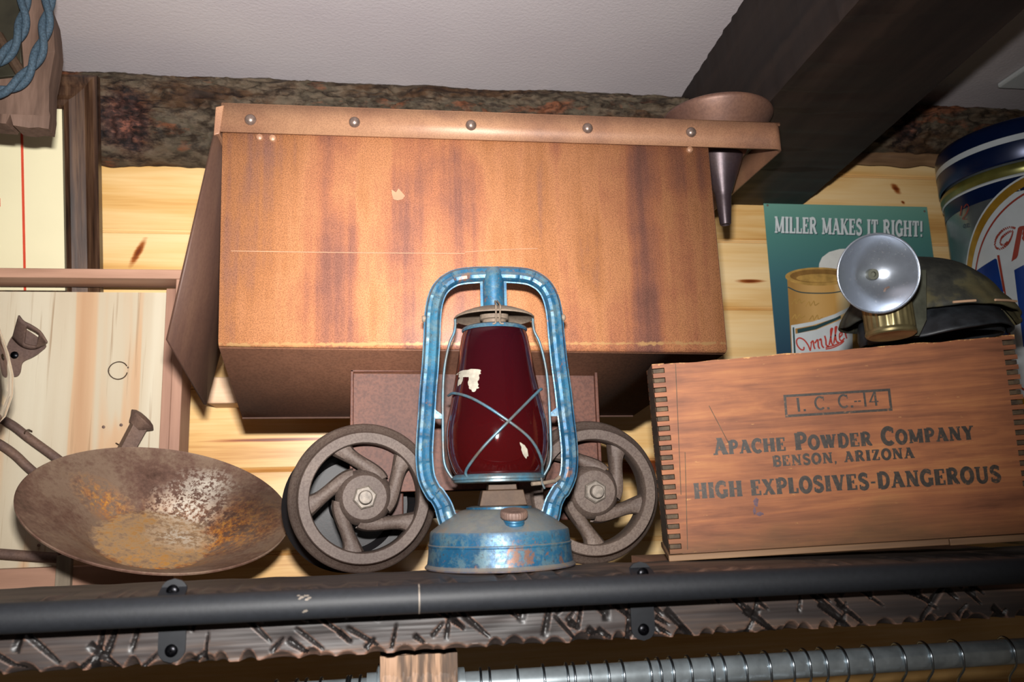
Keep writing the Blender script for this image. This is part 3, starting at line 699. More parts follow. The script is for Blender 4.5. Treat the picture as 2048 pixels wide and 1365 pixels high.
# wheels
def wheel_mb(seed):
    m = MB()
    prof = [(.0780, .002), (.0772, -.020), (.0775, -.0445), (.0785, -.0460), (.0920, -.0460), (.0935, -.0440), (.0945, -.0300), (.0958, -.0250), (.1040, -.0170), (.1072, -.0120), (.1085, -.0060), (.1080, .0000), (.1060, .002)]
    m.lathe([(r * K, z * K) for r, z in prof], 96, FLIP, True)
    hub = [(0.0, -.001), (.036, -.001), (.041, -.010), (.041, -.026), (.036, -.036), (.0325, -.0420), (.0310, -.0435), (.0, -.0440)]
    m.lathe([(r * K, z * K) for r, z in hub], 48, FLIP)
    for k in range(5):
        ph = 2 * PI * k / 5; N = 18; secs = []
        p_0 = Vector((.033 * math.cos(ph + math.radians(52)), .033 * math.sin(ph + math.radians(52))))
        tg = Vector((-math.sin(ph + math.radians(52)), math.cos(ph + math.radians(52))))
        p_3 = Vector((.0785 * math.cos(ph + math.radians(118)), .0785 * math.sin(ph + math.radians(118))))
        rd = p_3.normalized(); p_1 = p_0 + tg * .016 + p_0.normalized() * .010; p_2 = p_3 - rd * .020 - Vector((-rd.y, rd.x)) * .004
        B = lambda t: p_0 * (1 - t) ** 3 + p_1 * 3 * t * (1 - t) ** 2 + p_2 * 3 * t * t * (1 - t) + p_3 * t ** 3
        vs = []
        for i in range(N + 1):
            t = i / N; p = B(t); d = (B(min(1, t + .02)) - B(max(0, t - .02))).normalized(); nn = Vector((-d.y, d.x))
            wd = .0072 + .0052 * (1 - t) ** 2 + .0085 * t ** 5 + .0008
            zf = -.0300 - .006 * (1 - t) ** 2; zb = -.008
            for a, z in ((-1, zb), (-1.05, (zf + zb) / 2), (-.8, zf + .003), (-.35, zf), (.35, zf), (.8, zf + .003), (1.05, (zf + zb) / 2), (1, zb)):
                c = p + nn * (wd * a); vs.append(FLIP @ Vector((c.x * K, c.y * K, z * K)))
        fs = []
        for i in range(N):
            for a in range(8):
                b = (a + 1) % 8; fs.append((i * 8 + a, i * 8 + b, (i + 1) * 8 + b, (i + 1) * 8 + a))
        m.add(vs, fs)
    return m
FLIP = Matrix(((1, 0, 0, 0), (0, 0, 1, 0), (0, 1, 0, 0), (0, 0, 0, 1)))     # disc x-y -> x-z, depth z -> y
def wheel(c, yaw, roll, nutk):
    T = Matrix.Translation(c) @ Matrix.Rotation(yaw, 4, 'Z') @ Matrix.Rotation(roll, 4, 'Y')
    wm = wheel_mb(0).xf(T).build('wheel', P['iron'], cart, angle=40)
    m = MB(); hx = lambda r, z: [FLIP @ Vector((r * K * math.cos(k * PI / 3 + .3), r * K * math.sin(k * PI / 3 + .3), z * K)) for k in range(6)]
    a, b, cc = hx(.0175, -.0435), hx(.0175, -.050), hx(.0150, -.0525)
    m.add(a + b + cc, [(i, (i + 1) % 6, 6 + (i + 1) % 6, 6 + i) for i in range(6)] + [(6 + i, 6 + (i + 1) % 6, 12 + (i + 1) % 6, 12 + i) for i in range(6)] + [tuple(range(12, 18))])
    m.lathe([(.0098 * K, -.05 * K), (.0098 * K, -.064 * K), (.0085 * K, -.066 * K), (0, -.0665 * K)], 20, FLIP)
    m.xf(T).build('axle_nut', P['nut'], wm, angle=25)
    return wm
wheel(U((-.040, -.235, 1.9995)), math.radians(5), math.radians(4), 0)
wheel(U((.302, -.235, 1.998)), math.radians(-1), math.radians(-9), 0)
for cx in (-.040, .302):
    MB().tube([U((cx, -.225, 1.9985)), U((cx + (-.012 if cx < 0 else 0), -.06, 1.993))], 0.010, 20).build('axle', P['darkiron'], cart)
T = Matrix.Translation(U((-.066, -.105, 1.988))) @ Matrix.Rotation(math.radians(5), 4, 'Z')
bw = MB().lathe([(r * K * .985, z * K) for r, z in [(0, -.02), (.03, -.022), (.034, -.016), (.07, -.014), (.08, -.034), (.092, -.034), (.095, -.02), (.108, -.010), (.108, 0), (0, 0)]], 72, FLIP).xf(T).build('wheel', P['darkiron'], cart)
bw['label'] = 'black solid rear wheel'

# short pine block behind the hopper
ba = at(415, 757, -0.075); bb = at(415, 805, -0.075)
tag(MB().box(ba.x, ba.x + 0.42, -0.075, -0.001, bb.z - 0.002, ba.z + 0.002).build('pine_block', P['blockwood'], bevel=0.002), 'short pale pine block on the wall under the open cart gate', 'wood block')

# ================================================================ the funnel in the rim loop
fc = U((.594, -.155, 2.66))
fn = thing('tin_funnel', 'old brown tin funnel dropped into the loop at the cart end', 'funnel', fc)
cone = [(.0945, 2.668), (.0975, 2.666), (.0985, 2.662), (.0965, 2.658), (.088, 2.646), (.066, 2.618), (.0525, 2.603), (.040, 2.588)]
MB().lathe([(r * K, (z - 2.66) * K) for r, z in cone], 64, Matrix.Translation(fc)).build('bowl', P['funnel'], fn, angle=50, solid=0.0012)
sp = [(.0405, 2.590), (.0365, 2.576), (.0165, 2.522), (.0150, 2.518), (.0140, 2.510), (.0098, 2.4625), (.0090, 2.4605), (.0075, 2.4605), (.011, 2.51)]
MB().lathe([(r * K, (z - 2.66) * K) for r, z in sp], 40, Matrix.Translation(fc)).build('spout', P['funneldark'], fn, angle=30)

# ================================================================ the lantern
LB = U((.1485, -.352, 1.905)); LB.z = 1.9212
lan = thing('railroad_lantern', 'worn blue hurricane lantern with a dark red globe', 'lantern', LB)
LB.y -= .036; LB.x -= .0055; LB.z = 1.9212
TL = Matrix.Translation(LB) @ Matrix.Rotation(math.radians(-3), 4, 'Z') @ Matrix.Diagonal((.985, .985, .998, 1))
k_ = 0.000337 * K
cp = lambda x, y: ((x - 432) * k_, (1290 - y) * k_)
base = [(0, .0), (.090, .0), (.0975, .0005), (.0995, .0015), (.0998, .003), (.0985, .0045), (.0965, .007), (.0950, .018), (.0945, .0285), (.0953, .0296), (.0953, .0312), (.0938, .0322), (.0925, .0455), (.0915, .0480), (.0885, .0502), (.075, .0600), (.060, .0690), (.052, .0735), (.046, .0750), (0, .0755)]
MB().lathe([(r * K, z * K) for r, z in base], 96, TL).build('fuel_tank', P['bluebase'], lan, angle=28)
fcM = TL @ Matrix.Translation(Vector((.013, -.0715, .0545)) * K) @ Matrix.Rotation(math.radians(14), 4, 'X')
MB().lathe([(r * K, z * K) for r, z in [(.018, -.004), (.0145, .001), (.0130, .002), (.0134, .004), (.0128, .0055), (.0134, .0075), (.0128, .009), (.0132, .012)]], 32, fcM).build('filler_neck', P['blue'], lan)
mb = MB(); N = 60
for z in (0.0105, 0.0125, 0.0175, 0.0190):
    pass
prof = [(0.0, .0205), (.0120, .0195), (.0135, .0200), (.0158, .0195), (.0168, .0175), (.0168, .0125), (.0155, .0105), (0, .0105)]
b0 = len(mb.v)
for r, z in prof:
    for i in range(N):
        a = 2 * PI * i / N; rr = r * (1.03 if (i % 2 and r > .0145) else 1.0); mb.v.append(fcM @ Vector((rr * math.cos(a), rr * math.sin(a), z)) if False else fcM @ (Vector((rr * math.cos(a), rr * math.sin(a), z)) * K))
for i in range(len(prof) - 1):
    for j in range(N):
        l = (j + 1) % N; mb.f.append((i * N + j, i * N + l, (i + 1) * N + l, (i + 1) * N + j))
mb.build('fuel_cap', P['rustytool'], lan, angle=30)
# side tubes: flanged, two-lobed section with pressed ribs
half = [(192, .054), (207, .066), (221, .081), (246, .095), (258, .0985), (285, .118), (293, .1448), (290, .17), (283, .1987), (276, .232), (266, .266), (258, .305), (254, .333), (246, .353), (231, .3685), (207, .380), (170, .3885), (130, .3925), (60, .3945), (-4, .3945)]
half = [(a * .000337, z) for a, z in half]
def tube_path(s):
    pts = smooth([Vector((s * a * K, 0, z * K)) for a, z in half], 10)
    return pts
HWT = .0118 * K
def tube_sec(i, m):
    # outline from inner flange round the front to the outer flange and back
    rib = 0.0020 * K * max(0, 1 - abs(((i * 0.155) % 2.0) - 1) * 6)
    tp = 1 + 0.18 * max(0, 1 - i / 25)
    f = lambda u, v: (u * HWT * tp, v * K)
    d = rib
    return [f(-1.0, -.0007), f(-1.0, .0007), f(-.86, .0010), f(-.80, .0045), f(-.55, .0085 + d / K), f(-.20, .0098 + d / K), f(.08, .0088 + d * .6 / K), f(.20, .0078 + d * .5 / K), f(.30, .0086 + d * .6 / K), f(.62, .0080 + d / K), f(.84, .0042), f(.88, .0010), f(1.0, .0007), f(1.0, -.0007),
            f(.88, -.0010), f(.70, -.0070), f(.2, -.0098), f(-.3, -.0098), f(-.75, -.0070), f(-.86, -.0010)]
for s in (-1, 1):
    pts = tube_path(s)
    mb = MB().sweep(pts, (lambda i, s_=s: [(u * s_, v) for u, v in tube_sec(i, 0)]), (0, -1, 0))
    mb.xf(TL).build('side_tube', P['blue'], lan, angle=32)
# centre tube with seam edges
mb = MB().lathe([(r * K, z * K) for r, z in [(.0150, .338), (.0150, .380), (.0148, .391), (.0135, .399), (.010, .4035), (0, .405)]], 40, TL)
mb.xf(Matrix()); mb2 = MB().box(-.0185 * K, .0185 * K, -.0008, .0008, .340 * K, .386 * K).xf(TL); mb.add(mb2.v, mb2.f)
mb.build('centre_tube', P['blue'], lan, angle=32)
# hood
hood = [(.0170, .3475), (.0225, .3465), (.034, .3435), (.046, .3390), (.0545, .3345), (.0562, .3325), (.0560, .3312), (.0545, .3312), (.0525, .3330), (.040, .3380), (.026, .3405), (.0200, .341), (.0200, .330), (.0165, .329), (.0165, .322), (0, .322)]
MB().lathe([(r * K, z * K) for r, z in hood], 72, TL).build('hood', P['dust'], lan, angle=40)
mb = MB().lathe([(r * K, z * K) for r, z in [(.0180, .3395), (.0180, .3330), (.0165, .3330), (.0165, .3395)]], 8, TL, True)
mb.build('hood_collar', P['dust'], lan)
# globe plate and globe
MB().lathe([(r * K, z * K) for r, z in [(0, .3228), (.018, .3225), (.030, .3205), (.0410, .3195), (.0450, .3175), (.0458, .3150), (.0446, .3128), (.0440, .3128), (.0440, .3165), (0, .3180)]], 64, TL).build('globe_plate', P['blue'], lan, angle=35)
gl = [(.0440, .3125), (.0462, .305), (.0492, .290), (.0522, .270), (.0556, .2500), (.0596, .2300), (.0640, .2080), (.0676, .1900), (.0692, .1750), (.0692, .1600), (.0676, .1450), (.0640, .1320), (.0596, .1230), (.0560, .1185)]
glz = sorted((z, r) for r, z in gl)
def gr(z):
    z /= K
    for (a, ra_), (b, rb_) in zip(glz, glz[1:]):
        if a <= z <= b: return (ra_ + (rb_ - ra_) * (z - a) / (b - a)) * K
    return glz[0][1] * K if z < glz[0][0] else glz[-1][1] * K
sg = smooth([Vector((r, 0, z)) for r, z in gl], 5)
outer = [(p.x * K, p.z * K) for p in sg]; inner = [((p.x - .0028) * K, p.z * K) for p in reversed(sg)]
globe = MB().lathe(outer + inner, 96, TL, True).build('globe', P['ruby'], lan, angle=60)
globe['label'] = 'dark ruby red glass globe'
def on_globe(x, z, off=0.0006):
    R_ = gr(z) + off; return Vector((x, -math.sqrt(max(1e-9, R_ * R_ - x * x)), z))
def blob(cx, cy, rx, ry, seed, n=26, ang=0.0):
    o = []
    for i in range(n):
        a = 2 * PI * i / n; r = 1 + 0.55 * noise.noise((math.cos(a) * 1.8 + seed, math.sin(a) * 1.8, seed))
        u, v = rx * r * math.cos(a), ry * r * math.sin(a); o.append((cx + u * math.cos(ang) - v * math.sin(ang), cy + u * math.sin(ang) + v * math.cos(ang)))
    return o
def paint_flake(specs):
    mb = MB()
    for cx, cy, rx, ry, sd, an in specs:
        o = [cp(a, b) for a, b in blob(cx, cy, rx, ry, sd, 26, an)]; c = cp(cx, cy)
        vs = [on_globe(*c, 0.0004)] + [on_globe(c[0] + (x - c[0]) * .5, c[1] + (z - c[1]) * .5, 0.0004) for x, z in o] + [on_globe(x, z, 0.0004) for x, z in o]; n = len(o)
        mb.add(vs, [(0, 1 + i, 1 + (i + 1) % n) for i in range(n)] + [(1 + i, 1 + n + i, 1 + n + (i + 1) % n, 1 + (i + 1) % n) for i in range(n)])
    mb.xf(TL).build('paint_flake', P['flake'], globe, angle=60)['label'] = 'flaking white paint on the red globe'
paint_flake(((318, 545, 42, 14, 1.3, .1), (335, 575, 22, 34, 4.1, .1), (335, 605, 20, 16, 2.2, 0), (286, 565, 8, 22, 7.7, .3), (292, 548, 14, 12, 3.3, 0), (345, 560, 12, 20, 6.0, 0)))
paint_flake(((523, 852, 11, 30, 9.1, -.45),))
# embossed dots of the illegible raised lettering stay as low beads on the glass
mb = MB().lathe([(r * K, z * K) for r, z in [(.0560, .1205), (.0600, .1190), (.0628, .1160), (.0628, .1135), (.0605, .1125), (.0605, .1100), (.0580, .1090), (0, .1090)]], 72, TL)
mb.build('globe_ring', P['bluewire'], lan, angle=30)
WR = .0019 * K
def wire(pts, name='guard_wire', r=WR, mat='bluewire', n=8): return MB().tube(smooth(pts, n), r, 8).xf(TL).build(name, P[mat], lan, angle=60)
for s in (-1, 1):
    wire([Vector((s * a, 0, z)) * K for a, z in ((.0545, .333), (.0545, .322), (.0565, .312), (.0630, .297), (.0695, .268), (.0725, .235), (.0735, .18), (.0730, .145), (.0700, .130), (.0630, .118), (.0600, .1165))])
for pts in ([(238, 618), (262, 620), (330, 652), (432, 722), (540, 805), (590, 880), (606, 938)], [(612, 606), (590, 622), (470, 735), (370, 830), (315, 895), (298, 925), (302, 942)]):
    wire([on_globe(*cp(a, b), .0035) for a, b in pts], n=10)
for dx in (-.0026, .0030): wire([Vector((.001 + dx * .5, -.030, .350)) * K, Vector((.001 + dx, -.0575, .338)) * K, Vector((.001 + dx, -.0570, .331)) * K, Vector((.001 + dx, -.0475, .3175)) * K, Vector((.001 + dx * 2.6, -.0462, .3155)) * K], 'lift_wire', .0012 * K, 'dust', 5)
# small tabs, bolts, lever
for s in (-1, 1):
    x0 = s * .0735 * K; z0 = .1975 * K
    MB().prism([(x0, z0 + .0022), (x0 - s * .0100, z0 + .0002) if False else (x0 + s * .0105, z0 + .010), (x0 + s * .0105, z0 - .0015), (x0 - s * .001, z0 - .0015)], -.0008, .0008).xf(TL).build('wire_tab', P['blue'], lan)
    bx = s * (.0845 + .0118) * K
    MB().lathe([(.0, -.003), (.0040, -.003), (.0040, .0025), (.0026, .0035), (0, .0035)], 16, TL @ Matrix.Translation((bx, 0, .3325 * K)) @ Matrix.Rotation(s * PI / 2, 4, 'Y')).build('bail_rivet', P['dust'], lan)
MB().tube([Vector((.041, -.035, .1055)) * K, Vector((.058, -.030, .1065)) * K, Vector((.075, -.012, .1085)) * K, Vector((.083, -.004, .114)) * K], .0026 * K, 8).xf(TL).build('lift_lever', P['dust'], lan)
MB().tube([Vector((.054, -.036, .113)) * K, Vector((.055, -.0365, .106)) * K, Vector((.058, -.0365, .099)) * K], .0014 * K, 8).xf(TL).build('lever_hook', P['bluewire'], lan)
# burner: stepped flat-sided box with a neck
mb = MB()
def frust(m, x0, y0, z0, x1, y1, z1, cx=0.004):
    m.hexa([Vector((cx + sx * x0, sy * y0, z0)) * K for sx, sy in ((-1, -1), (1, -1), (1, 1), (-1, 1))] + [Vector((cx + sx * x1, sy * y1, z1)) * K for sx, sy in ((-1, -1), (1, -1), (1, 1), (-1, 1))])
frust(mb, .0315, .030, .0790, .0270, .026, .0990); frust(mb, .0195, .020, .0990, .0180, .019, .1120)
mb.xf(TL).build('burner', P['burner'], lan, bevel=0.0008)
MB().lathe([(r * K, z * K) for r, z in [(.044, .0745), (.044, .0775), (.036, .0790), (0, .0790)]], 40, TL).build('tank_collar', P['blue'], lan)
# ================================================================ lettering: slab-serif strokes
def arc(cx, cy, rx, ry, a0, a1, n=14):
    return [(cx + rx * math.cos(math.radians(a0 + (a1 - a0) * i / n)), cy + ry * math.sin(math.radians(a0 + (a1 - a0) * i / n))) for i in range(n + 1)]
S_, T_ = .20, .10
def stem(x, t=S_, y0=0, y1=1): return ('s', [(x, y0), (x, y1)], t)
def ser(x, y, w_=.34): return ('f', [(x - w_ / 2, y), (x + w_ / 2, y)], .10)
def sb(x, w_=.36): return [ser(x, .05, w_), ser(x, .95, w_)]
def bar(x0, x1, y, t=T_): return ('b', [(x0, y), (x1, y)], t)
GL = {
 'A': (.86, [('s', [(.16, .05), (.43, 1)], T_), ('s', [(.40, 1), (.70, .05)], S_), bar(.22, .62, .30), ser(.14, .05, .28), ser(.72, .05, .34)]),
 'B': (.74, [stem(.19)] + sb(.17, .30) + [('s', [(.2, .95)] + arc(.40, .745, .22, .205, 90, -90) + [(.2, .54)], .13), ('s', [(.2, .52)] + arc(.42, .285, .25, .235, 90, -90) + [(.2, .05)], .14)]),
 'C': (.76, [('s', arc(.43, .5, .32, .44, 48, 312, 22), .17), ('s', [(.68, .66), (.68, .96)], .07)]),
 'D': (.80, [stem(.19)] + sb(.17, .30) + [('s', [(.2, .95), (.38, .95)] + arc(.38, .5, .31, .45, 80, -80) + [(.38, .05), (.2, .05)], .15)]),
 'E': (.70, [stem(.19)] + sb(.17, .30) + [bar(.2, .62, .95), bar(.2, .62, .05), bar(.2, .48, .51), ('s', [(.60, .72), (.60, 1)], .08), ('s', [(.62, 0), (.62, .29)], .08), ('s', [(.46, .40), (.46, .62)], .07)]),
 'G': (.82, [('s', arc(.43, .5, .32, .44, 48, 325, 22), .17), stem(.66, .18, .02, .46), ser(.66, .45, .32), ('s', [(.66, .68), (.66, .96)], .07)]),
 'H': (.88, [stem(.19), stem(.69)] + sb(.19) + sb(.69) + [bar(.2, .7, .51)]),
 'I': (.42, [stem(.21)] + sb(.21)),
 'K': (.84, [stem(.19)] + sb(.17, .32) + [('s', [(.24, .42), (.62, .95)], T_), ('s', [(.36, .58), (.68, .05)], S_), ser(.66, .95, .26), ser(.70, .05, .28)]),
 'L': (.66, [stem(.19)] + sb(.17, .30) + [bar(.2, .60, .05), ('s', [(.59, 0), (.59, .32)], .09)]),
 'M': (1.06, [stem(.17, .11), stem(.87, S_), ('s', [(.17, 1), (.50, .08)], .18), ('s', [(.52, .08), (.84, 1)], .10), ser(.17, .05, .28), ser(.87, .05, .34), ser(.14, .95, .24), ser(.90, .95, .26)]),
 'N': (.88, [stem(.17, .10), stem(.71, .10), ('s', [(.17, 1), (.71, .02)], .20), ser(.17, .05, .30), ser(.71, .95, .30), ser(.14, .95, .22)]),
 'O': (.84, [('s', arc(.42, .5, .31, .44, 0, 360, 30), .17)]),
 'P': (.72, [stem(.19)] + sb(.19, .36) + [('s', [(.2, .95), (.36, .95)] + arc(.38, .71, .24, .24, 90, -90) + [(.2, .47)], .14)]),
 'R': (.82, [stem(.19)] + sb(.19, .34) + [('s', [(.2, .95), (.36, .95)] + arc(.38, .73, .23, .22, 90, -90) + [(.2, .51)], .14), ('s', [(.42, .50), (.66, .06)], .19), ser(.70, .05, .22)]),
 'S': (.68, [('s', arc(.35, .73, .215, .215, 30, 215, 14) + [(.30, .56), (.42, .46)] + arc(.34, .27, .22, .22, 55, -150, 14), .155), ('s', [(.56, .72), (.56, .97)], .07), ('s', [(.11, .03), (.11, .30)], .07)]),
 'T': (.76, [stem(.38), ser(.38, .05, .38), bar(.08, .68, .95), ('s', [(.10, .70), (.10, 1)], .09), ('s', [(.66, .70), (.66, 1)], .09)]),
 'U': (.86, [('s', [(.19, 1), (.19, .34)] + arc(.44, .32, .25, .28, 180, 360, 12) + [(.69, 1)], .14), ser(.19, .95, .36), ser(.69, .95, .30)]),
 'V': (.84, [('s', [(.16, 1), (.44, .02)], S_), ('s', [(.46, .02), (.69, 1)], T_), ser(.16, .95, .34), ser(.70, .95, .28)]),
 'W': (1.16, [('s', [(.15, 1), (.36, .02)], S_), ('s', [(.38, .02), (.56, .90)], T_), ('s', [(.56, 1), (.78, .02)], S_), ('s', [(.80, .02), (1.01, 1)], T_), ser(.15, .95, .32), ser(.56, .95, .28), ser(1.01, .95, .28)]),
 'X': (.84, [('s', [(.16, .98), (.68, .02)], S_), ('s', [(.18, .02), (.66, .98)], T_), ser(.17, .95, .30), ser(.67, .95, .28), ser(.17, .05, .28), ser(.68, .05, .30)]),
 'Y': (.82, [('s', [(.15, .98), (.41, .45)], S_), ('s', [(.43, .45), (.67, .98)], T_), stem(.41, S_, 0, .5), ser(.15, .95, .32), ser(.68, .95, .28), ser(.41, .05, .36)]),
 'Z': (.72, [bar(.10, .62, .95), bar(.10, .62, .05), ('s', [(.56, .97), (.14, .03)], .19), ('s', [(.12, .70), (.12, 1)], .08), ('s', [(.61, 0), (.61, .30)], .08)]),
 '1': (.40, [('s', [(.22, 0), (.22, 1)], .17)]),
 '2': (.66, [('s', arc(.33, .70, .22, .25, 160, -20, 12) + [(.12, .06), (.60, .06)], .14)]),
 '4': (.70, [('s', [(.48, 0), (.48, 1)], .17), ('s', [(.44, .97), (.10, .30), (.66, .30)], .12)]),
 '.': (.26, [('b', [(.05, .08), (.21, .08)], .16)]), ',': (.26, [('b', [(.05, .08), (.21, .08)], .16), ('s', [(.17, .06), (.09, -.14)], .07)]),
 '-': (.40, [('b', [(.05, .40), (.35, .40)], .12)]), '_': (.20, [('b', [(.0, .42), (.20, .42)], .10)]),
 '!': (.36, [('s', [(.18, .32), (.18, 1)], .17), ('b', [(.10, .08), (.26, .08)], .16)]), ' ': (.42, []),
}
def ribbon(pts, t):
    pts = [Vector((p[0], p[1], 0)) for p in pts]; L_, R_ = [], []; n = len(pts)
    cl = (pts[0] - pts[-1]).length < 1e-6
    for i, p in enumerate(pts):
        a = pts[i - 1] if i > 0 else (pts[-2] if cl else p); b = pts[i + 1] if i < n - 1 else (pts[1] if cl else p)
        d = (b - a).normalized(); nn = Vector((-d.y, d.x, 0)); k = 1.0
        if 0 < i < n - 1:
            d1 = (pts[i + 1] - p).normalized(); k = 1 / max(.6, abs(d1.dot(d)))
        tt = t[i] if isinstance(t, (list, tuple)) else t
        L_.append(p + nn * tt / 2 * k); R_.append(p - nn * tt / 2 * k)
    return L_, R_
def text_quads(txt, sans=False, caps=1.0, gap=.05, heavy=1.0):
    # list of quads in unit letter height, and the total advance; lower-case letters draw as small capitals
    out, x = [], 0
    for ch in txt:
        sc = caps if ch.islower() else 1.0; wd, st = GL[ch.upper()]
        for kind, pts, t in st:
            if sans and kind == 'f': continue
            if kind == 's' and len(pts) == 2 and abs(pts[0][0] - pts[1][0]) > .02: # slanted strokes: horizontal-cut ends
                (x0, y0), (x1, y1) = pts; h = t / 2 * 1.04 * heavy
                q = [(x0 - h, y0), (x0 + h, y0), (x1 + h, y1), (x1 - h, y1)]; out.append([(x + a * sc, b * sc) for a, b in q]); continue
            Lq, Rq = ribbon(pts, t * (heavy if kind == 's' else 1) if not (sans and kind == 's') else t * .85)
            for i in range(len(Lq) - 1):
                out.append([(x + v.x * sc, v.y * sc) for v in (Lq[i], Lq[i + 1], Rq[i + 1], Rq[i])])
        x += wd * sc + gap
    return out, x - gap
def put_text(mb, txt, fn, jit=(0, -1, 0), **kw):
    # fn(u in 0..1 along the line, v in letter heights) -> 3-D point
    q, W_ = text_quads(txt, **kw)
    for i, quad in enumerate(q): mb.add([Vector(fn(a / W_, b)) + Vector(jit) * (.00002 * (i % 9)) for a, b in quad], [(0, 1, 2, 3)])

# ================================================================ the wooden crate
cb = U((.3643, -.4201, 1.913)); cb.z = 1.9285
RZm, RXm, RYm = Matrix.Rotation(-.2501, 4, 'Z'), Matrix.Rotation(.0692, 4, 'X'), Matrix.Rotation(-.0387, 4, 'Y')
CM = Matrix.Translation(cb) @ RZm @ RXm @ RYm
cr = thing('wooden_crate', 'old finger-jointed wooden explosives crate with black stencilled lettering', 'crate', M=CM)
CW, CH, CD, TH = .4661 * K, .2523 * K, .112, .013
def L_(mb): return mb.xf(CM)
def uv(px, py):                                     # where a sight line meets the crate's front board
    I = CM.inverted(); o, d = I @ CAM, (I.to_3x3() @ ray(px, py)); p = o + d * (-o.y / d.y); return p.x, p.z
NFG = 19.5; ph = CH / NFG
edge = [(TH + (CW - 2 * TH) * i / 40, CH - .0008 + .0016 * noise.noise((i * .31, 5, 0)) - (.0022 * max(0, noise.noise((i * .17, 0, 3))))) for i in range(41)]
mb = MB().prism([(TH, 0), (CW - TH, 0)] + list(reversed(edge)), 0, TH)
for k in range(20):
    z0, z1 = k * ph + .0004, min(CH, (k + .5) * ph)
    mb.box(-.0003 * (k % 3), TH + .0001, 0.0, TH, z0, z1); mb.box(CW - TH - .0001, CW + .0003 * (k % 2), 0.0, TH, z0, z1)
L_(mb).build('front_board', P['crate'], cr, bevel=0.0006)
for sx in (0, CW - TH):
    mb = MB().box(sx, sx + TH, TH, CD - TH, 0, CH)
    for k in range(20):
        z0, z1 = (k + .5) * ph + .0003, min(CH, (k + 1) * ph - .0003)
        if z1 > z0: mb.box(sx + .0004, sx + TH - .0004, .0012 + .0006 * (k % 2), TH, z0, z1); mb.box(sx, sx + TH, CD - TH, CD - .001, z0, z1)
    L_(mb).build('end_board', P['endgrain'], cr, bevel=0.0005)
mb = MB().box(TH, CW - TH, CD - TH, CD, 0, CH)
for k in range(20): mb.box(0, TH, CD - TH, CD, k * ph + .0004, min(CH, (k + .5) * ph)); mb.box(CW - TH, CW, CD - TH, CD, k * ph + .0004, min(CH, (k + .5) * ph))
L_(mb).build('back_board', P['crate'], cr)
L_(MB().box(TH, CW - TH, TH, CD - TH, CH - .012, CH - .0025)).build('lid_board', P['slat'], cr)
sp_ = uv(1900, 1100)[0]
L_(MB().box(-.002, sp_ - .0005, -.0022, CD, -.0072, -.0006)).build('bottom_board', P['slat'], cr, bevel=0.0008)
L_(MB().box(sp_ + .0005, CW + .002, -.0016, CD, -.0080, -.0010)).build('bottom_board', P['slat'], cr, bevel=0.0008)
lt = MB()
def line(txt, a, b, h, **kw):
    (x0, z0), (x1, z1) = uv(*a), uv(*b); d = Vector((x1 - x0, z1 - z0)); nn = Vector((-d.y, d.x)).normalized()
    hh = abs(uv(a[0], a[1] - h)[1] - z0)
    put_text(lt, txt, lambda u, v: (x0 + d.x * u + nn.x * v * hh, -.00035, z0 + d.y * u + nn.y * v * hh), **kw)
line('I. C. C.__14', (1592, 824.5), (1759, 811.5), 28, sans=True, heavy=1.25)
line('Apache Powder Company', (1427, 911), (1949, 879.5), 34, caps=.80, heavy=1.6, gap=.06)
line('BENSON, ARIZONA', (1546, 934), (1829, 916.5), 21.5, gap=.09, heavy=1.5)
line('HIGH EXPLOSIVES-DANGEROUS', (1389, 998.5), (2003, 964), 31.5, heavy=1.6, gap=.07)
fo = [uv(1566.5, 790.5), uv(1780, 777.5), uv(1785, 822), uv(1570.5, 835.5)]; cxm = sum(p[0] for p in fo) / 4; czm = sum(p[1] for p in fo) / 4
fi = [(x + (.0027 if x < cxm else -.0027), z + (.0027 if z < czm else -.0027)) for x, z in fo]
lt.add([(x, -.00035, z) for x, z in fo + fi], [(i, (i + 1) % 4, 4 + (i + 1) % 4, 4 + i) for i in range(4)])
L_(lt).build('stencilled_lettering', P['ink'], cr, fix=False)['label'] = 'black stencilled lettering'
mb = MB()
for cx, cy, rx, ry, sd in ((1512, 1005, 5, 8, 1), (1519, 1029, 8, 4, 2), (1509, 1022, 3, 7, 5)):
    o = [uv(a, b) for a, b in blob(cx, cy, rx, ry, sd)]; mb.prism([(x, z) for x, z in o], -.00025, -.0002)
L_(mb).build('ink_stain', P['stain'], cr)
# long scratches
mb = MB()
for a, b in (((1418, 812), (1465, 902)), ((1351, 728), (1362, 990)), ((1370, 905), (1375, 1100))):
    p, q = Vector(uv(*a)), Vector(uv(*b)); d = (q - p).normalized(); nn = Vector((-d.y, d.x)) * .0004
    mb.add([(p.x - nn.x, -.0003, p.y - nn.y), (p.x + nn.x, -.0003, p.y + nn.y), (q.x + nn.x, -.0003, q.y + nn.y), (q.x - nn.x, -.0003, q.y - nn.y)], [(0, 1, 2, 3)])
L_(mb).build('scratches', P['endgrain'], cr, fix=False)

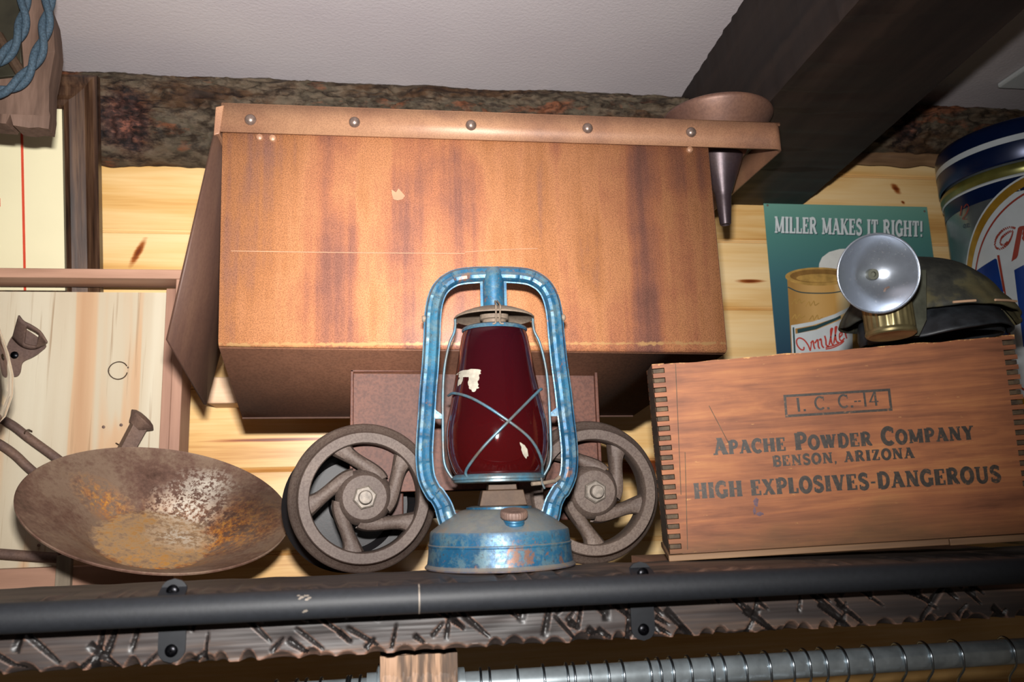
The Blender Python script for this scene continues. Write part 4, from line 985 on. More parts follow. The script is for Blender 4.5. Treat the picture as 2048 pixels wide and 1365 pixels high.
# ================================================================ miner's cap and carbide lamp on the crate
def top_pt(px, py, back):                          # point on the crate's lid: sight line at a distance behind the front board
    I = CM.inverted(); o, d = I @ CAM, (I.to_3x3() @ ray(px, py)); return o + d * ((back - o.y) / d.y)
cc = CM @ Vector((top_pt(1856, 640, .084).x, .084, CH + .003))
ct = thing('miners_cap', 'dark camouflage canvas mining cap with a black leather bill on the crate', 'cap', cc)
TC = Matrix.Translation(cc) @ Matrix.Rotation(-.25, 4, 'Z') @ Matrix.Rotation(math.radians(-2.2), 4, 'Y')
A_, B_ = .086, .068
def crown(u, v):
    a = 2 * PI * u; r = math.sin(v * PI / 2)
    pleat = .004 * max(0, v - .5) * 2 * (abs(math.cos(a * 4.5)) ** .6 - .6)
    fl = .012 * max(0, (v - .82) / .18)
    x = (A_ * r + pleat + fl) * math.cos(a); y = (B_ * r + pleat + fl) * math.sin(a)
    z = .030 + .068 * math.cos(v * PI / 2) ** 0.85 + .004 * noise.noise((x * 30, y * 30, 1)) - .006 * (abs(math.cos(a)) ** 6) * max(0, v - .6) - .018 * max(0, math.cos(a)) ** 3 * max(0, v - .3)
    z += .008 * math.exp(-((x + .02) / .05) ** 2) * (1 - v)
    return (x, y, z)
MB().grid(crown, 108, 26).xf(TC).build('crown', P['cap'], ct, angle=60, solid=0.003)
MB().lathe([(1, .004), (1.02, .012), (1.0, .024), (.96, .036)], 64, Matrix.Diagonal((.078, .060, 1, 1))).xf(TC).build('band', P['leather'], ct, angle=60, solid=0.003)
def bill(u, v):
    a = math.radians(200 + 140 * u); r0 = 1.0; e = math.sin(u * PI) ** .7
    x = (.078 + .014 * v * e) * math.cos(a) * (1 + .06 * v); y = (.060 + .036 * v * e) * math.sin(a)
    z = .032 - .030 * v ** 1.3 - .004 * math.sin(u * PI * 2) * v + .0015 * noise.noise((x * 40, y * 40, 0))
    return (x, y, z)
MB().grid(bill, 50, 12).xf(TC).build('bill', P['leather'], ct, angle=60, solid=0.0028)
for a0, a1 in ((268, 282), (296, 318)):
    MB().tube([Vector(((A_ + .0155) * math.cos(math.radians(a)), (B_ + .0155) * math.sin(math.radians(a)), .0315 + .001)) for a in (a0, (a0 + a1) / 2, a1)], .0014, 8).xf(TC).build('stitch', P['stitch'], ct)
mb = MB()
for k in range(36):
    a = math.radians(215 + 110 * k / 35); mb.box(.0815 * math.cos(a) - .0009, .0815 * math.cos(a) + .0009, .0635 * math.sin(a) - .0012, .0635 * math.sin(a) + .0004, .0272, .0282)
mb.xf(TC).build('seam_thread', P['stitch'], ct)

lc = CM @ Vector((top_pt(1780, 650, -.026).x, -.026, CH + .007))
lp = thing('carbide_lamp', 'brass carbide lamp with a wide polished reflector on the cap front', 'lamp', lc)
s_ = (at(1826, 650, lc.y).x - at(1735, 650, lc.y).x) / 2 * .95
TP = Matrix.Translation(lc) @ Matrix.Rotation(-.05, 4, 'Z') @ Matrix.Rotation(math.radians(-4), 4, 'X')
mb = MB(); N = 96
prof = [(0, .0010), (.85, .0008), (.92, .0), (1.0, .0012), (1.03, .0035), (1.0, .0060), (.985, .0065), (.975, .0080), (.975, .0330), (.90, .0350), (.88, .0400), (0, .0400)]
b0 = len(mb.v)
for r, z in prof:
    for i in range(N):
        a = 2 * PI * i / N; fl_ = 1 + (.035 * (1 if math.sin(a * 22) > 0 else 0) if .0070 < z < .0345 else 0); mb.v.append(Vector((r * s_ * fl_ * math.cos(a), r * s_ * fl_ * math.sin(a), z)))
for i in range(len(prof) - 1):
    for j in range(N): mb.f.append((i * N + j, i * N + (j + 1) % N, (i + 1) * N + (j + 1) % N, (i + 1) * N + j))
mb.xf(TP).build('fuel_base', P['brass'], lp, angle=25)
MB().lathe([(.0, .038), (.0160, .038), (.0160, .060), (.0145, .072), (.010, .079), (0, .080)], 40, TP).build('water_tank', P['brass'], lp, angle=30)
ry = lc.y - .041
dc = at(1757, 547, ry); dr = (at(1840, 547, ry) - at(1675, 547, ry)).length / 2 * .885
nrm = (C2W @ Vector((-.10, -.02, 1.0))).normalized()
TD = Matrix.Translation(dc - nrm * .0) @ nrm.to_track_quat('Z', 'Y').to_matrix().to_4x4()
dish = [(dr, 0.0)] + [(dr * q, -.0235 * (1 - q ** 2.0)) for q in (.97, .92, .85, .75, .62, .48, .34, .2, .08, .0)]
dm = MB().lathe(dish, 96, TD).build('reflector', P['reflector'], lp, angle=60, solid=0.0009)
MB().tube([TD @ Vector((dr * math.cos(a), dr * math.sin(a), .0002)) for a in [2 * PI * i / 96 for i in range(96)]], .0011, 8, closed=True).build('rolled_rim', P['reflector'], dm, angle=60)
MB().lathe([(.0062, -.0232), (.0055, -.0150), (.0028, -.0150), (.0028, -.020), (0, -.020)], 20, TD).build('burner_tip', P['bracket'], dm)
ex = TD.inverted() @ at(1780, 583, ry + .012)
MB().lathe([(.0055, -.005), (.0055, .001), (.0035, .0016), (.0035, -.001), (0, -.001)], 8, TD @ Matrix.Translation((ex.x, ex.y, -.0175))).build('striker_wheel', P['rustytool'], dm)
MB().tube([TD @ Vector((0, 0, -.030)), TP @ Vector((-.004, 0, .066))], .007, 16).build('burner_tube', P['brass'], lp)
pb = [at(1830, 540, lc.y + .004), at(1852, 540, lc.y + .004), at(1853, 640, lc.y + .004), at(1838, 672, lc.y + .004), at(1812, 672, lc.y + .004), at(1800, 600, lc.y + .004)]
MB().prism([(p.x, p.z) for p in pb], lc.y + .0035, lc.y + .005).build('bracket_plate', P['bracket'], lp, bevel=0.0004)

# ================================================================ printed tin sign on the wall
SY = -.012
def W_(px, py, d=0): return at(px, py, SY - d)
q = [W_(1527, 407), W_(1854, 414), W_(1886, 700), W_(1550, 704)]; br = Vector((q[1].x + .004, SY, q[3].z - .12)); bl = Vector((q[0].x, SY, q[3].z - .12))
sg_ = thing('tin_sign', 'green printed tin beer sign with white slab lettering nailed to the wall', 'sign', (q[0].x, SY, bl.z))
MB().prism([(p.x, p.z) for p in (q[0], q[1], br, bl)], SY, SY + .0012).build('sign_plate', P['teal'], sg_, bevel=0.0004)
for px, py in ((1849, 423), (1535, 411)):
    MB().lathe([(.0024, 0), (.002, .0009), (0, .0013)], 14, FACE(W_(px, py))).build('nail', P['nut'], sg_)
def flat(name, polys, mat, d, smooth_=False):
    m = MB()
    for i, poly in enumerate(polys):
        d += .000007 * (1 if i % 8 else -7)
        P3 = [W_(x, y, d) for x, y in poly]; tri = tessellate_polygon([[Vector((p.x, p.z, 0)) for p in P3]])
        m.add([(p.x, SY - d, p.z) for p in P3], [tuple(t) for t in tri])
    return m.build(name, P[mat], sg_, fix=False)
def z5(x, y): return (1520 + x / 4.2667, 400 + y / 4.2667)
def sign_text(mat, off, d, name):
    m = MB(); a, b = (1549 + off, 466 + off), (1846 + off, 474 + off)
    def fn(u, v):
        x = a[0] + (b[0] - a[0]) * u; y = a[1] + (b[1] - a[1]) * u - v * (33 - 1.5 * u); return W_(x, y, d)
    put_text(m, 'MILLER MAKES IT RIGHT!', fn, heavy=1.25, gap=.03); m.build(name, P[mat], sg_, fix=False)
sign_text('pshadow', 1.5, .0004, 'lettering_shadow'); sign_text('pwhite', 0, .0008, 'white_lettering')
flat('printed_foam', [[z5(*p) for p in ((500, 600), (505, 545), (530, 490), (590, 445), (680, 420), (780, 415), (900, 440), (960, 520), (960, 620))]], 'pfoam', .0003)
flat('printed_glass', [[z5(*p) for p in ((515, 600), (960, 610), (960, 900), (900, 1400), (560, 1400))]], 'pgold2', .00028)
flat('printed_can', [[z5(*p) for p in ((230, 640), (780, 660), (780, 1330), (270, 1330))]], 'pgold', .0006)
can_e = lambda cx, cy, rx, ry: [z5(cx + rx * math.cos(t * PI / 20), cy + ry * math.sin(t * PI / 20)) for t in range(40)]
flat('can_rim', [can_e(500, 655, 285, 78)], 'pgold2', .0009); flat('can_top', [can_e(505, 650, 250, 58)], 'pbrown', .0011); flat('can_lid', [can_e(515, 668, 205, 36)], 'pgold2', .0013)
def rib(pts, t): 
    a, b = ribbon([z5(*p) for p in pts], t); return [[(a[i].x, a[i].y), (a[i + 1].x, a[i + 1].y), (b[i + 1].x, b[i + 1].y), (b[i].x, b[i].y)] for i in range(len(a) - 1)]
def sm2(pts, n=6): return [(p.x, p.y) for p in smooth([Vector((x, y, 0)) for x, y in pts], n)]
flat('can_line', rib(sm2([(238, 745), (330, 785), (450, 797), (600, 795), (700, 780)]), 2.2), 'pshadow', .0010)
flat('can_label', [[z5(*p) for p in ((265, 1072), (450, 1040), (640, 975), (790, 900), (790, 930), (640, 1010), (450, 1070), (300, 1100), (320, 1330), (275, 1330))],
                   [z5(*p) for p in ((300, 1145), (480, 1110), (650, 1040), (790, 975), (790, 1330), (300, 1330))]], 'pwhite', .0010)
flat('label_band', [[z5(*p) for p in ((318, 1105), (480, 1070), (650, 1005), (690, 985), (690, 1010), (640, 1035), (480, 1105), (322, 1140))]], 'pshadow', .0012)
flat('label_edge', [[z5(*p) for p in ((278, 1090), (292, 1088), (306, 1330), (290, 1330))]], 'pshadow', .0012)
script = [([(375, 1255), (372, 1280), (345, 1275), (318, 1240), (312, 1200), (335, 1180), (375, 1195), (410, 1240), (430, 1290)], 3.0), ([(430, 1290), (440, 1215)], 2.4), ([(432, 1225), (452, 1205), (460, 1250), (470, 1275)], 3.2), ([(468, 1225), (492, 1195), (498, 1250), (510, 1272)], 3.2), ([(505, 1200), (520, 1190), (528, 1240), (545, 1265)], 3.2),
          ([(552, 1160), (562, 1200), (566, 1240), (588, 1250)], 3.4), ([(590, 1240), (612, 1130), (618, 1100), (604, 1110), (606, 1190), (616, 1232), (630, 1232)], 3.2), ([(630, 1225), (650, 1110), (655, 1085), (642, 1095), (646, 1180), (658, 1215), (672, 1212)], 3.2),
          ([(676, 1180), (700, 1150), (694, 1130), (678, 1150), (682, 1195), (702, 1200), (722, 1180)], 3.0), ([(726, 1130), (736, 1170), (740, 1185)], 3.2), ([(732, 1140), (750, 1110), (762, 1115)], 3.0), ([(560, 1262), (640, 1240), (712, 1205), (690, 1230), (620, 1262), (560, 1275)], 2.6)]
polys = []
for pts, t in script: polys += rib(sm2(pts, 5), t)
flat('red_script', polys, 'pred', .0014)
polys = []
for bx, by in ((300, 870), (420, 890), (300, 1000), (450, 1010)):
    polys += rib(sm2([(bx - 30, by + 20), (bx, by - 20), (bx + 10, by + 15), (bx + 40, by - 25), (bx + 50, by + 10), (bx + 85, by - 10)], 4), 2.0)
flat('pale_script', polys, 'pgold2', .0010)

# ================================================================ big round beer tin
TX, TYc, TR = 1.186, -.188, .147
tb = Vector((TX, TYc, 1.8905))
tn = thing('beer_tin', 'large blue-lidded silver beer tin behind the crate at the right edge', 'tin', tb)
ZL0 = 2.5450
def cyl(prof, name, mat, par, **kw): return MB().lathe([(r, z) for r, z in prof], 128, Matrix.Translation((TX, TYc, 0))).build(name, P[mat], par, **kw)
body = cyl([(0, 1.8905), (TR - .004, 1.8905), (TR, 1.895), (TR, 2.5190), (TR - .004, 2.5370), (TR - .006, 2.5550), (0, 2.5550)], 'body', 'tin', tn, angle=40)
cyl([(TR + .0006, 2.5190), (TR + .004, 2.5260), (TR + .0045, 2.5330), (TR + .001, 2.5385)], 'bead', 'tingreen', body, angle=60)
cyl([(TR + .0012, 2.5135), (TR + .0028, 2.5160), (TR + .0012, 2.5185)], 'white_ring', 'tinwhite', body, angle=60)
cyl([(TR + .0006, 2.4870), (TR + .0006, 2.5135)], 'blue_ring', 'tinblue', body, angle=60)
lid = cyl([(TR + .003, ZL0 - .003), (TR + .0058, ZL0), (TR + .0058, 2.6080), (TR + .002, 2.6180), (TR - .010, 2.6230), (TR - .018, 2.6200), (0, 2.6200)], 'lid', 'tinblue', tn, angle=50)
cyl([(TR + .0064, 2.5765), (TR + .0064, 2.5875)], 'white_band', 'tinwhite', lid, angle=60)
def tinp(px, py, off=.0008):
    d = ray(px, py); o = CAM - Vector((TX, TYc, 0)); a = d.x ** 2 + d.y ** 2; b = 2 * (o.x * d.x + o.y * d.y); c = o.x ** 2 + o.y ** 2 - TR * TR
    D = b * b - 4 * a * c
    t = (-b - math.sqrt(max(0, D))) / (2 * a); p = CAM + d * t; return (math.atan2(p.y - TYc, p.x - TX) % (2 * PI), p.z)
def tp3(a, z, off): return Vector((TX + (TR + off) * math.cos(a), TYc + (TR + off) * math.sin(a), z))
A0 = 4.30; Z0 = 2.30; RXA, RZT = 1.25, .21     # label centre and half sizes
def tband(r0, r1, name, mat, off, a_lo=0, a_hi=2 * PI, n=120):
    m = MB(); vs = []
    for i in range(n + 1):
        t = a_lo + (a_hi - a_lo) * i / n
        for j in range(9):
            r = r0 + (r1 - r0) * j / 8; vs.append(tp3(A0 + RXA * r * math.cos(t), Z0 + RZT * r * math.sin(t), off))
    m.add(vs, [(i * 9 + j, (i + 1) * 9 + j, (i + 1) * 9 + j + 1, i * 9 + j + 1) for i in range(n) for j in range(8)])
    return m.build(name, P[mat], body, fix=False, angle=60)
tband(.0, .97, 'label_white', 'tinwhite', .0006); tband(.97, 1.04, 'label_gold', 'tingold', .0008); tband(1.04, 1.056, 'label_outline', 'tinwhite', .0008); tband(.905, .922, 'label_line', 'tinred', .0010)
def tpoly(pxpts, name, mat, off):
    # polygon given by sight lines, kept on the curved face by cutting it into thin columns
    m = MB(); pts = [tinp(x, y) for x, y in pxpts]; amin, amax = min(p[0] for p in pts), max(p[0] for p in pts); n = max(2, int((amax - amin) / .02) + 1); e = len(pts)
    def cut(a):
        zz = []
        for i in range(e):
            (a0, z0), (a1, z1) = pts[i], pts[(i + 1) % e]
            if (a0 - a) * (a1 - a) <= 0 and a0 != a1: zz.append(z0 + (z1 - z0) * (a - a0) / (a1 - a0))
        return (min(zz), max(zz)) if zz else (pts[0][1], pts[0][1])
    vs = []
    for i in range(n + 1):
        a = amin + 1e-5 + (amax - amin - 2e-5) * i / n; lo, hi = cut(a); vs += [tp3(a, lo, off), tp3(a, hi, off)]
    m.add(vs, [(2 * i, 2 * i + 2, 2 * i + 3, 2 * i + 1) for i in range(n)]); return m
def tput(polys, name, mat, off):
    m = MB()
    for i, p in enumerate(polys): q_ = tpoly(p, '', mat, off + .00002 * (i % 8)); m.add(q_.v, q_.f)
    m.build(name, P[mat], body, fix=False, angle=60)
def trib(pts, t):
    a, b = ribbon(pts, t); return [[(a[i].x, a[i].y), (a[i + 1].x, a[i + 1].y), (b[i + 1].x, b[i + 1].y), (b[i].x, b[i].y)] for i in range(len(a) - 1)]
z8 = lambda x, y: (1640 + x / 4.875, 440 + y / 4.875)
tput([[z8(*p) for p in ((1525, 500), (1725, 370), (1900, 1250), (1700, 1250))]], 'blue_letter', 'tinblue2', .0012)
tput([[z8(*p) for p in ((1880, 500), (1990, 440), (2090, 1240), (1985, 1240))]], 'blue_letter', 'tinblue2', .0012)
tput(trib([z8(*p) for p in ((1745, 345), (1800, 700), (1875, 1250))], 6.0), 'red_edge', 'tinred', .0016)
tput(trib([z8(*p) for p in ((1785, 520), (1830, 800), (1905, 1250))], 9.0), 'white_edge', 'tinwhite', .0014)
tput(trib(sm2([z8(*p) for p in ((1835, 215), (1800, 245), (1765, 235), (1775, 180), (1830, 130), (1880, 110), (1870, 170), (1830, 240), (1765, 285), (1715, 260), (1725, 180), (1790, 100), (1860, 75), (1910, 85))], 4), 4.6), 'red_script', 'tinred', .0018)
tput([[z8(*p) for p in ((1935, 70), (1985, 60), (1930, 370), (1870, 410))]], 'red_script', 'tinred', .0019)
tput(trib(sm2([z8(*p) for p in ((1990, 60), (1985, 200), (2010, 60), (2060, 20))], 4), 6), 'red_script', 'tinred', .0020)
k5 = lambda x, y: (1280 + x / 2.4818, 150 + y / 2.4818)
tput(trib([k5(1600, 650), k5(1592, 700)], 2.4) + trib(sm2([k5(*p) for p in ((1610, 660), (1625, 642), (1634, 660), (1622, 690), (1605, 715), (1625, 716))], 4), 2.2), 'small_number', 'tinred', .0012)
m = MB(); put_text(m, 'OZ.', lambda u, v: (lambda a, z: tp3(a, z, .0012))(*tinp(1927 + 14 * u, 457 - 3 * u - 8 * v)), sans=True); m.build('small_letters', P['tinblue'], body, fix=False)
# ================================================================ left side: framed print, tray board and its ironware
FY = -.085
f0, f1, f2 = at(210, 150, -.136), at(180, 528, -.062), at(122, 186, FY)
zt, zb, xr, wd = f0.z, 2.29, (f0.x + f1.x) / 2, .066
TLT = math.atan2(.136 - .060, f0.z - 2.377)                 # the frame leans its head out over the log
FM = Matrix.Translation((0, -.136, zt)) @ Matrix.Rotation(-TLT if False else TLT, 4, 'X') @ Matrix.Translation((0, 0, -zt))
pf = thing('picture_frame', 'dark wooden picture frame with a cream mat at the upper left', 'picture', M=FM)
sec = [(0, .022), (0, .006), (.006, .001), (.014, .003), (.024, .008), (.040, .006), (.050, .001), (.060, .003), (.066, .009), (.066, .022)]
def rail(A, B, name):
    m = MB(); n = len(sec); m.add([A(u, d) for u, d in sec] + [B(u, d) for u, d in sec], [(i, (i + 1) % n, n + (i + 1) % n, n + i) for i in range(n)] + [tuple(range(n)), tuple(n + i for i in range(n))])
    m.xf(FM).build(name, P['frame'], pf, angle=20)
xl = xr - .62; wd = at(208, 250, FY).x - at(137, 250, FY).x
sec = [(u * wd / .066, d) for u, d in sec]
rail(lambda u, d: (xr - u, d, zt - u), lambda u, d: (xr - u, d, zb + u), 'side_rail')
rail(lambda u, d: (xl + u, d, zt - u), lambda u, d: (xl + u, d, zb + u), 'side_rail')
rail(lambda u, d: (xl + u, d, zt - u), lambda u, d: (xr - u, d, zt - u), 'top_rail')
rail(lambda u, d: (xl + u, d, zb + u), lambda u, d: (xr - u, d, zb + u), 'bottom_rail')
mt = MB().box(xl + .04, xr - .04, .012, .018, zb + .04, zt - .04).xf(FM).build('mat_board', P['mat'], pf)
a, b = at(57, 285, -.10), at(35, 528, -.055); xm = (a.x + b.x) / 2
m = MB().box(xm - .0019, xm + .0019, .0112, .0119, zb + .05, zt - .04); x2 = at(0, 312, -.09).x - .0012
m.box(x2 - .0019, x2 + .0019, .0112, .0119, zt - .222, zt - .208); m.box(x2 - .2, xm, .0112, .0119, zt - .0425, zt - .039)
m.xf(FM).build('red_line', P['redline'], mt)['label'] = 'thin red ruled line on the mat'

# shallow tray hung on the wall
BY = -.13; PYb = -.075
t0, t1 = at(365, 545, BY), at(367, 900, BY); TXr = (t0.x + t1.x) / 2; TZ = at(200, 539, BY).z; TZi = at(200, 556.5, BY).z
SXi = at(350, 600, BY).x; PXr = at(329, 700, PYb).x; BZ = at(200, 1175, BY).z - .02; TXl = -.95
tr = thing('display_tray', 'shallow wooden display tray with whitewashed panel hung on the wall', 'display board', (-.6, BY, BZ))
MB().box(TXl, TXr + .001, BY, -.068, TZi, TZ + .001).build('top_rail', P['rail'], tr, bevel=0.0015)
MB().box(SXi, TXr, BY, -.068, BZ, TZi).build('side_rail', P['stile'], tr, bevel=0.0015)
MB().box(PXr, SXi, PYb - .006, -.068, BZ, TZi - .004).build('inner_strip', P['stile'], tr, bevel=0.001)
MB().box(TXl, TXl + .02, BY, -.068, BZ, TZi).build('side_rail', P['stile'], tr)
MB().box(TXl + .02, PXr, PYb, PYb + .007, BZ + .005, TZi - .010).build('panel', P['panel'], tr)
brz = at(60, 1137, PYb - .02).z
MB().box(TXl + .02, SXi, PYb - .022, PYb - .0005, BZ, brz).build('bottom_rail', P['rail'], tr, bevel=0.001)

# iron bracket
def pz(x, y): return (x / 3.7909, 600 + y / 3.7909)
def B_(px, py, d=0): return at(px, py, PYb - d)
o_ = [(45, 395), (60, 340), (85, 290), (110, 262), (150, 215), (200, 225), (345, 335), (300, 400), (240, 440), (190, 462), (165, 485), (158, 520), (150, 555), (130, 580), (100, 585), (68, 560), (55, 500)]
ib = thing('iron_bracket', 'bent rusty iron bracket with a hooked ear screwed high on the panel', 'iron bracket', B_(*pz(110, 420)))
pl = sm2([pz(*p) for p in o_ + o_[:1]], 4)[:-1]; p3 = [B_(x, y, .003) for x, y in pl]
MB().prism([(p.x, p.z) for p in p3], PYb - .0045, PYb - .0005).build('plate', P['rustytool'], ib, bevel=0.0008)
bot = sm2([pz(*p) for p in ((95, 290), (150, 345), (210, 372), (270, 372), (345, 338))], 6); top = sm2([pz(*p) for p in ((143, 118), (178, 160), (235, 190), (305, 240), (357, 322))], 6)
m = MB(); vs = []
nb_ = len(bot)
for (bx, by), (tx, ty) in zip(bot, top):
    for j in range(7):
        q_ = j / 6; q_2 = B_(bx + (tx - bx) * q_, by + (ty - by) * q_, .004 + .030 * q_ ** .8); vs.append(q_2)
m.add(vs, [(i * 7 + j, (i + 1) * 7 + j, (i + 1) * 7 + j + 1, i * 7 + j + 1) for i in range(nb_ - 1) for j in range(6) if not (9 <= i <= 17 and 1 <= j <= 4)])
m.build('hooked_ear', P['rustytool'], ib, angle=60, solid=0.0028)
MB().lathe([(.0062, 0), (.0058, .0018), (.0035, .0034), (0, .0038)], 20, FACE(B_(*pz(110, 420), .0045))).build('screw', P['screw'], ib)
# wire ring on two nails
rc = B_(238, 742); rr_ = (B_(257, 742) - B_(219, 742)).length / 2
wr = thing('wire_ring', 'thin open wire ring pinned to the whitewashed panel', 'wire ring', rc)
MB().tube([(rc.x + rr_ * math.cos(a), PYb - .006 + .004 * abs(math.sin(a)) , rc.z + rr_ * .98 * math.sin(a)) for a in [math.radians(-80 - 250 + 5 * i * 1.4) for i in range(46)]], .0009, 8).build('ring', P['burner'], wr)
for px, py in ((217, 741), (256, 735)):
    MB().tube([B_(px, py, -.001), B_(px, py, .012)], .0013, 8).build('pin', P['burner'], wr)
for i, (px, py, lab) in enumerate(((209, 855, 'small rusty nail in the panel, left one of the two below the wire ring'), (244, 851, 'small rusty nail in the panel, right one of the two below the wire ring'), (80, 1091, 'small bent nail in the panel below the gold pan rim'))):
    tag(MB().lathe([(.0024, .004), (.0024, .0055), (.001, .006), (0, .006)], 12, FACE(B_(px, py))).tube([B_(px, py, -.001), B_(px, py, .0045)], .001, 8).build('panel_nail', P['rustytool']), lab, 'nail')
# railroad spike
hd, ft = B_(*pz(1075, 915), .030), B_(*pz(920, 1200), .028)
sk = thing('railroad_spike', 'rusty railroad spike with flared head leaning behind the gold pan', 'spike', hd)
ax = (hd - ft).normalized(); TS = Matrix.Translation(hd) @ ax.to_track_quat('Z', 'Y').to_matrix().to_4x4() @ Matrix.Rotation(math.radians(35), 4, 'Z')
Ls = (hd - ft).length + .04; h_ = .0105
MB().hexa([(-.004, -.004, -Ls), (.004, -.004, -Ls), (.004, .004, -Ls), (-.004, .004, -Ls), (-h_ * 1.05, -h_ * 1.05, 0), (h_ * 1.05, -h_ * 1.05, 0), (h_ * 1.05, h_ * 1.05, 0), (-h_ * 1.05, h_ * 1.05, 0)]) \
    .add([(-h_, -h_, -.07), (h_, -h_, -.07), (h_, h_, -.07), (-h_, h_, -.07), (-h_ * 1.1, -h_ * 1.1, -.002), (h_ * 1.1, -h_ * 1.1, -.002), (h_ * 1.1, h_ * 1.1, -.002), (-h_ * 1.1, h_ * 1.1, -.002)], [(0, 1, 5, 4), (1, 2, 6, 5), (2, 3, 7, 6), (3, 0, 4, 7), (0, 3, 2, 1), (4, 5, 6, 7)]) \
    .xf(TS).build('shaft', P['rustytool'], sk, bevel=0.001)
MB().lathe([(.0125, -.014), (.0175, -.006), (.0225, .0), (.0232, .002), (.018, .006), (.010, .008), (0, .0085)], 28, TS @ Matrix.Rotation(.35, 4, 'X')).build('head', P['rustytool'], sk, angle=50)
MB().tube([B_(232, 887, .004), B_(243, 893, .018), B_(262, 894, .022), B_(275, 893, .006)], .0011, 8).build('holding_wire', P['burner'], sk)
# tongs
tg = thing('iron_tongs', 'rusty iron tongs with two long handles reaching behind the gold pan', 'tongs', B_(60, 900))
for pts_ in ([(-40, 806), (0, 836), (28, 853), (60, 878), (120, 922), (175, 968)], [(-40, 868), (0, 889), (30, 910), (62, 940), (130, 996)]):
    MB().tube(smooth([B_(x, y, .022) for x, y in pts_], 6), .0068, 14).build('handle', P['rustytool'], tg)
MB().tube([B_(175, 968, .022), B_(160, 990, .022), B_(130, 996, .022)], .0068, 12).build('joint', P['rustytool'], tg)
MB().tube(smooth([B_(52, 878, .012), B_(49, 866, .031), B_(56, 860, .032), B_(64, 863, .024)], 6), .0010, 8).build('binding_wire', P['burner'], tg)
# lower rod and stake
ra_, rb_ = B_(-60, 1104, .021), B_(118, 1117, .021)
tag(MB().tube([ra_, ra_.lerp(rb_, .5), rb_], .0078, 20).build('iron_rod', P['rustytool']), 'round rusty iron rod lying along the bottom of the tray', 'rod')
s0, s1, s2 = B_(115, 1112, .03), B_(144, 1112, .03), B_(142, 1178, .03)
m = MB().hexa([(s0.x, PYb - .034, s2.z - .03), (s2.x, PYb - .034, s2.z - .03), (s2.x, PYb - .0225, s2.z - .03), (s0.x, PYb - .0225, s2.z - .03), (s0.x, PYb - .034, s0.z), (s1.x, PYb - .034, s0.z + .004), (s1.x, PYb - .0225, s0.z + .004), (s0.x, PYb - .0225, s0.z)])
tag(m.build('wood_stake', P['greywood'], bevel=0.001), 'short grey wooden stake end standing against the tray bottom', 'wood stake')

# ================================================================ gold pan
Rz, Rx, Ry = Matrix.Rotation(-.0694, 4, 'Z'), Matrix.Rotation(.4348, 4, 'X'), Matrix.Rotation(.275, 4, 'Y')
PMx = Matrix.Translation((-.3079, -.30, 2.0)) @ Rz @ Rx @ Ry
R0, R1, Hh = .1714, .0788, .0553
prof = [(0, -Hh), (R1 * .5, -Hh - .0004), (R1 - .003, -Hh), (R1, -Hh + .0008), (R1 + .004, -Hh + .0042), (R1 + .03, -Hh + .0215), (R1 + .06, -Hh + .0390), (R0 - .006, -.0035), (R0 - .002, -.0010), (R0, .0008), (R0 + .0015, .0), (R0 + .0012, -.0022), (R0 - .002, -.0032), (R1 + .06, -Hh + .0370), (R1 + .005, -Hh + .0020), (R1 - .002, -Hh - .0020), (0, -Hh - .0024)]
tag(MB().lathe(prof, 128).build('gold_pan', P['pan'], angle=40), 'wide rusty gold pan tipped toward the room on the shelf', 'pan').matrix_world = PMx

# ================================================================ pendant lamp hanging close at the upper left
HY = -0.40; HB = -0.37
h0, h1, h2 = at(112, 20, HB), at(124, 130, HB), at(112, 276, HB)
pn = thing('pendant_lamp', 'rough wooden pendant lamp with twisted blue cloth cords at the upper left corner', 'lamp', (h0.x - .1, HY, h2.z))
zb_ = h2.z; xl_ = h2.x - .55
def slab(u, v):
    # edge outline of the rough block: right side and bottom are chopped
    return None
outl = [(xl_, zb_ + .002)]
x = xl_
while x < h2.x - .012:
    x += rnd.uniform(.020, .045); outl.append((min(x, h2.x - .012), zb_ + rnd.uniform(-.001, .005)))
    if rnd.random() < .4: outl += [(min(x + .004, h2.x - .008), zb_ + .016), (min(x + .008, h2.x - .006), zb_ + .001)]
outl += [(h2.x, zb_ + .001), (h2.x + .001, zb_ + .02)]
for (px, py) in ((115, 240), (116, 195), (121, 175), (122, 140), (126, 125), (125, 85), (121, 60), (110, 30), (100, 0), (92, -40), (90, -120), (88, -260)):
    q_ = at(px, py, HB); outl.append((q_.x, min(q_.z, 2.7585 - .0001 * abs(py))))
outl += [(xl_, outl[-1][1])]
m = MB(); nP = len(outl)
m.prism(outl, HY, HB, lambda u, v, d: (u + .003 * noise.noise((u * 45, v * 45, d * 25)), d + .008 * noise.noise((u * 20, v * 15, 3)) * (d < HY + .01), v))
blk = m.build('wood_block', P['pendwood'], pn, bevel=0.0015)
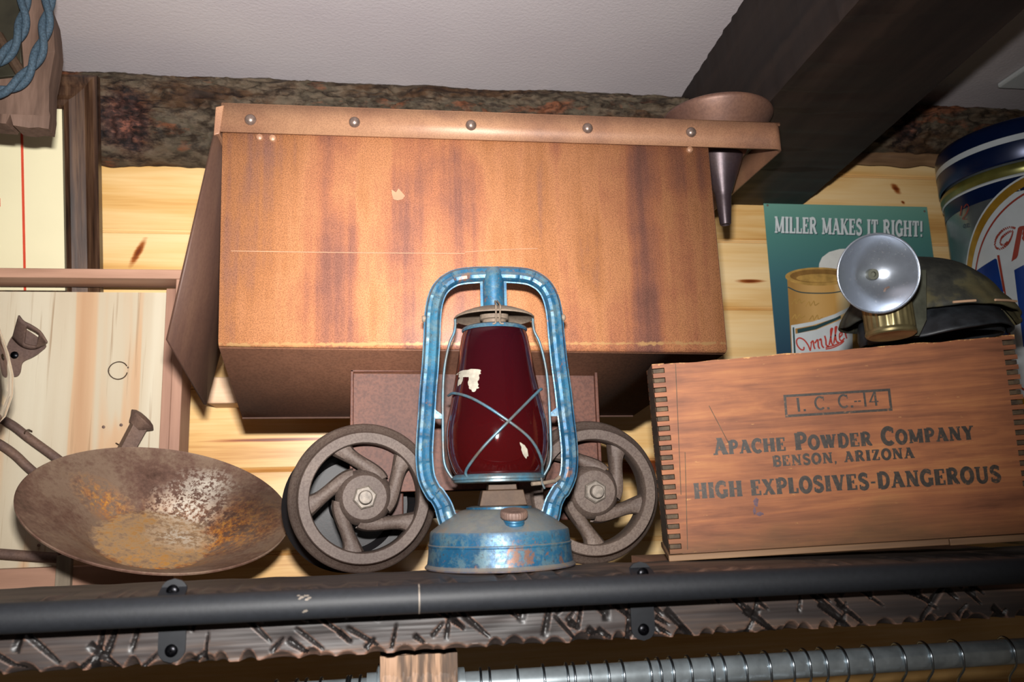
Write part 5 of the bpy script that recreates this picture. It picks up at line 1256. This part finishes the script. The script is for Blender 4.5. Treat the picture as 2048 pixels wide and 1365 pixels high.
hp = [at(30, 150, HY - .002), at(-60, 150, HY - .002), at(-60, -230, HY - .002), at(36, -230, HY - .002)]
MB().prism([(p.x, p.z) for p in (at(48, 152, HY - .002), at(-70, 165, HY - .002), at(-70, -230, HY - .002), at(44, -230, HY - .002), at(40, 60, HY - .002))], HY - .006, HY + .002).build('socket_plate', P['hardware'], pn, bevel=0.001)
MB().tube([at(-5, 70, HY - .008), at(20, 112, HY - .008), at(45, 152, HY - .006)], .007, 10).build('socket_arm', P['burner'], pn)
def twist(pts, name):
    cpath = smooth(pts, 16); m = MB()
    for ph_ in (0, PI):
        o2 = []; s_l = 0
        for i, p in enumerate(cpath):
            if i: s_l += (p - cpath[i - 1]).length
            t_ = (cpath[min(i + 1, len(cpath) - 1)] - cpath[max(i - 1, 0)]).normalized(); u_ = t_.cross(Vector((0, -1, 0))).normalized(); a_ = s_l / .0130 + ph_
            o2.append(p + (u_ * math.cos(a_) + Vector((0, -1, 0)) * math.sin(a_)) * .0042)
        m.tube(o2, .0048, 12)
    return m.build(name, P['cord'], pn, angle=60)
twist([at(x, y, HY - .020) for x, y in ((46, -230), (48, -60), (48, 0), (46, 40), (38, 72), (20, 100), (0, 122), (-40, 150))], 'twisted_cord')
twist([at(x, y, HY - .024) for x, y in ((96, -230), (97, -60), (97, 0), (95, 30), (88, 70), (76, 110), (56, 145), (30, 172), (0, 184), (-50, 185))], 'twisted_cord')
# its clear bulb hangs just past the edge of the view
bc = at(-86, 735, HY)
bl_ = MB().lathe([(0, -.046), (.010, -.0445), (.020, -.039), (.027, -.029), (.030, -.016), (.0295, -.004), (.026, .010), (.020, .026), (.0145, .040), (.0130, .048)], 48, Matrix.Translation(bc) @ Matrix.Scale(2.05, 4)).build('bulb', P['bulb'], pn, angle=60, solid=0.0012)
MB().lathe([(0, .075), (.0135, .075), (.0145, .046), (0, .046)], 32, Matrix.Translation(bc) @ Matrix.Scale(2.05, 4)).build('socket', P['brass'], pn)
MB().tube([bc + Vector((0, 0, .150)), Vector((bc.x, bc.y, zb_ + .01))], .006, 10).build('drop_cord', P['cord'], pn)
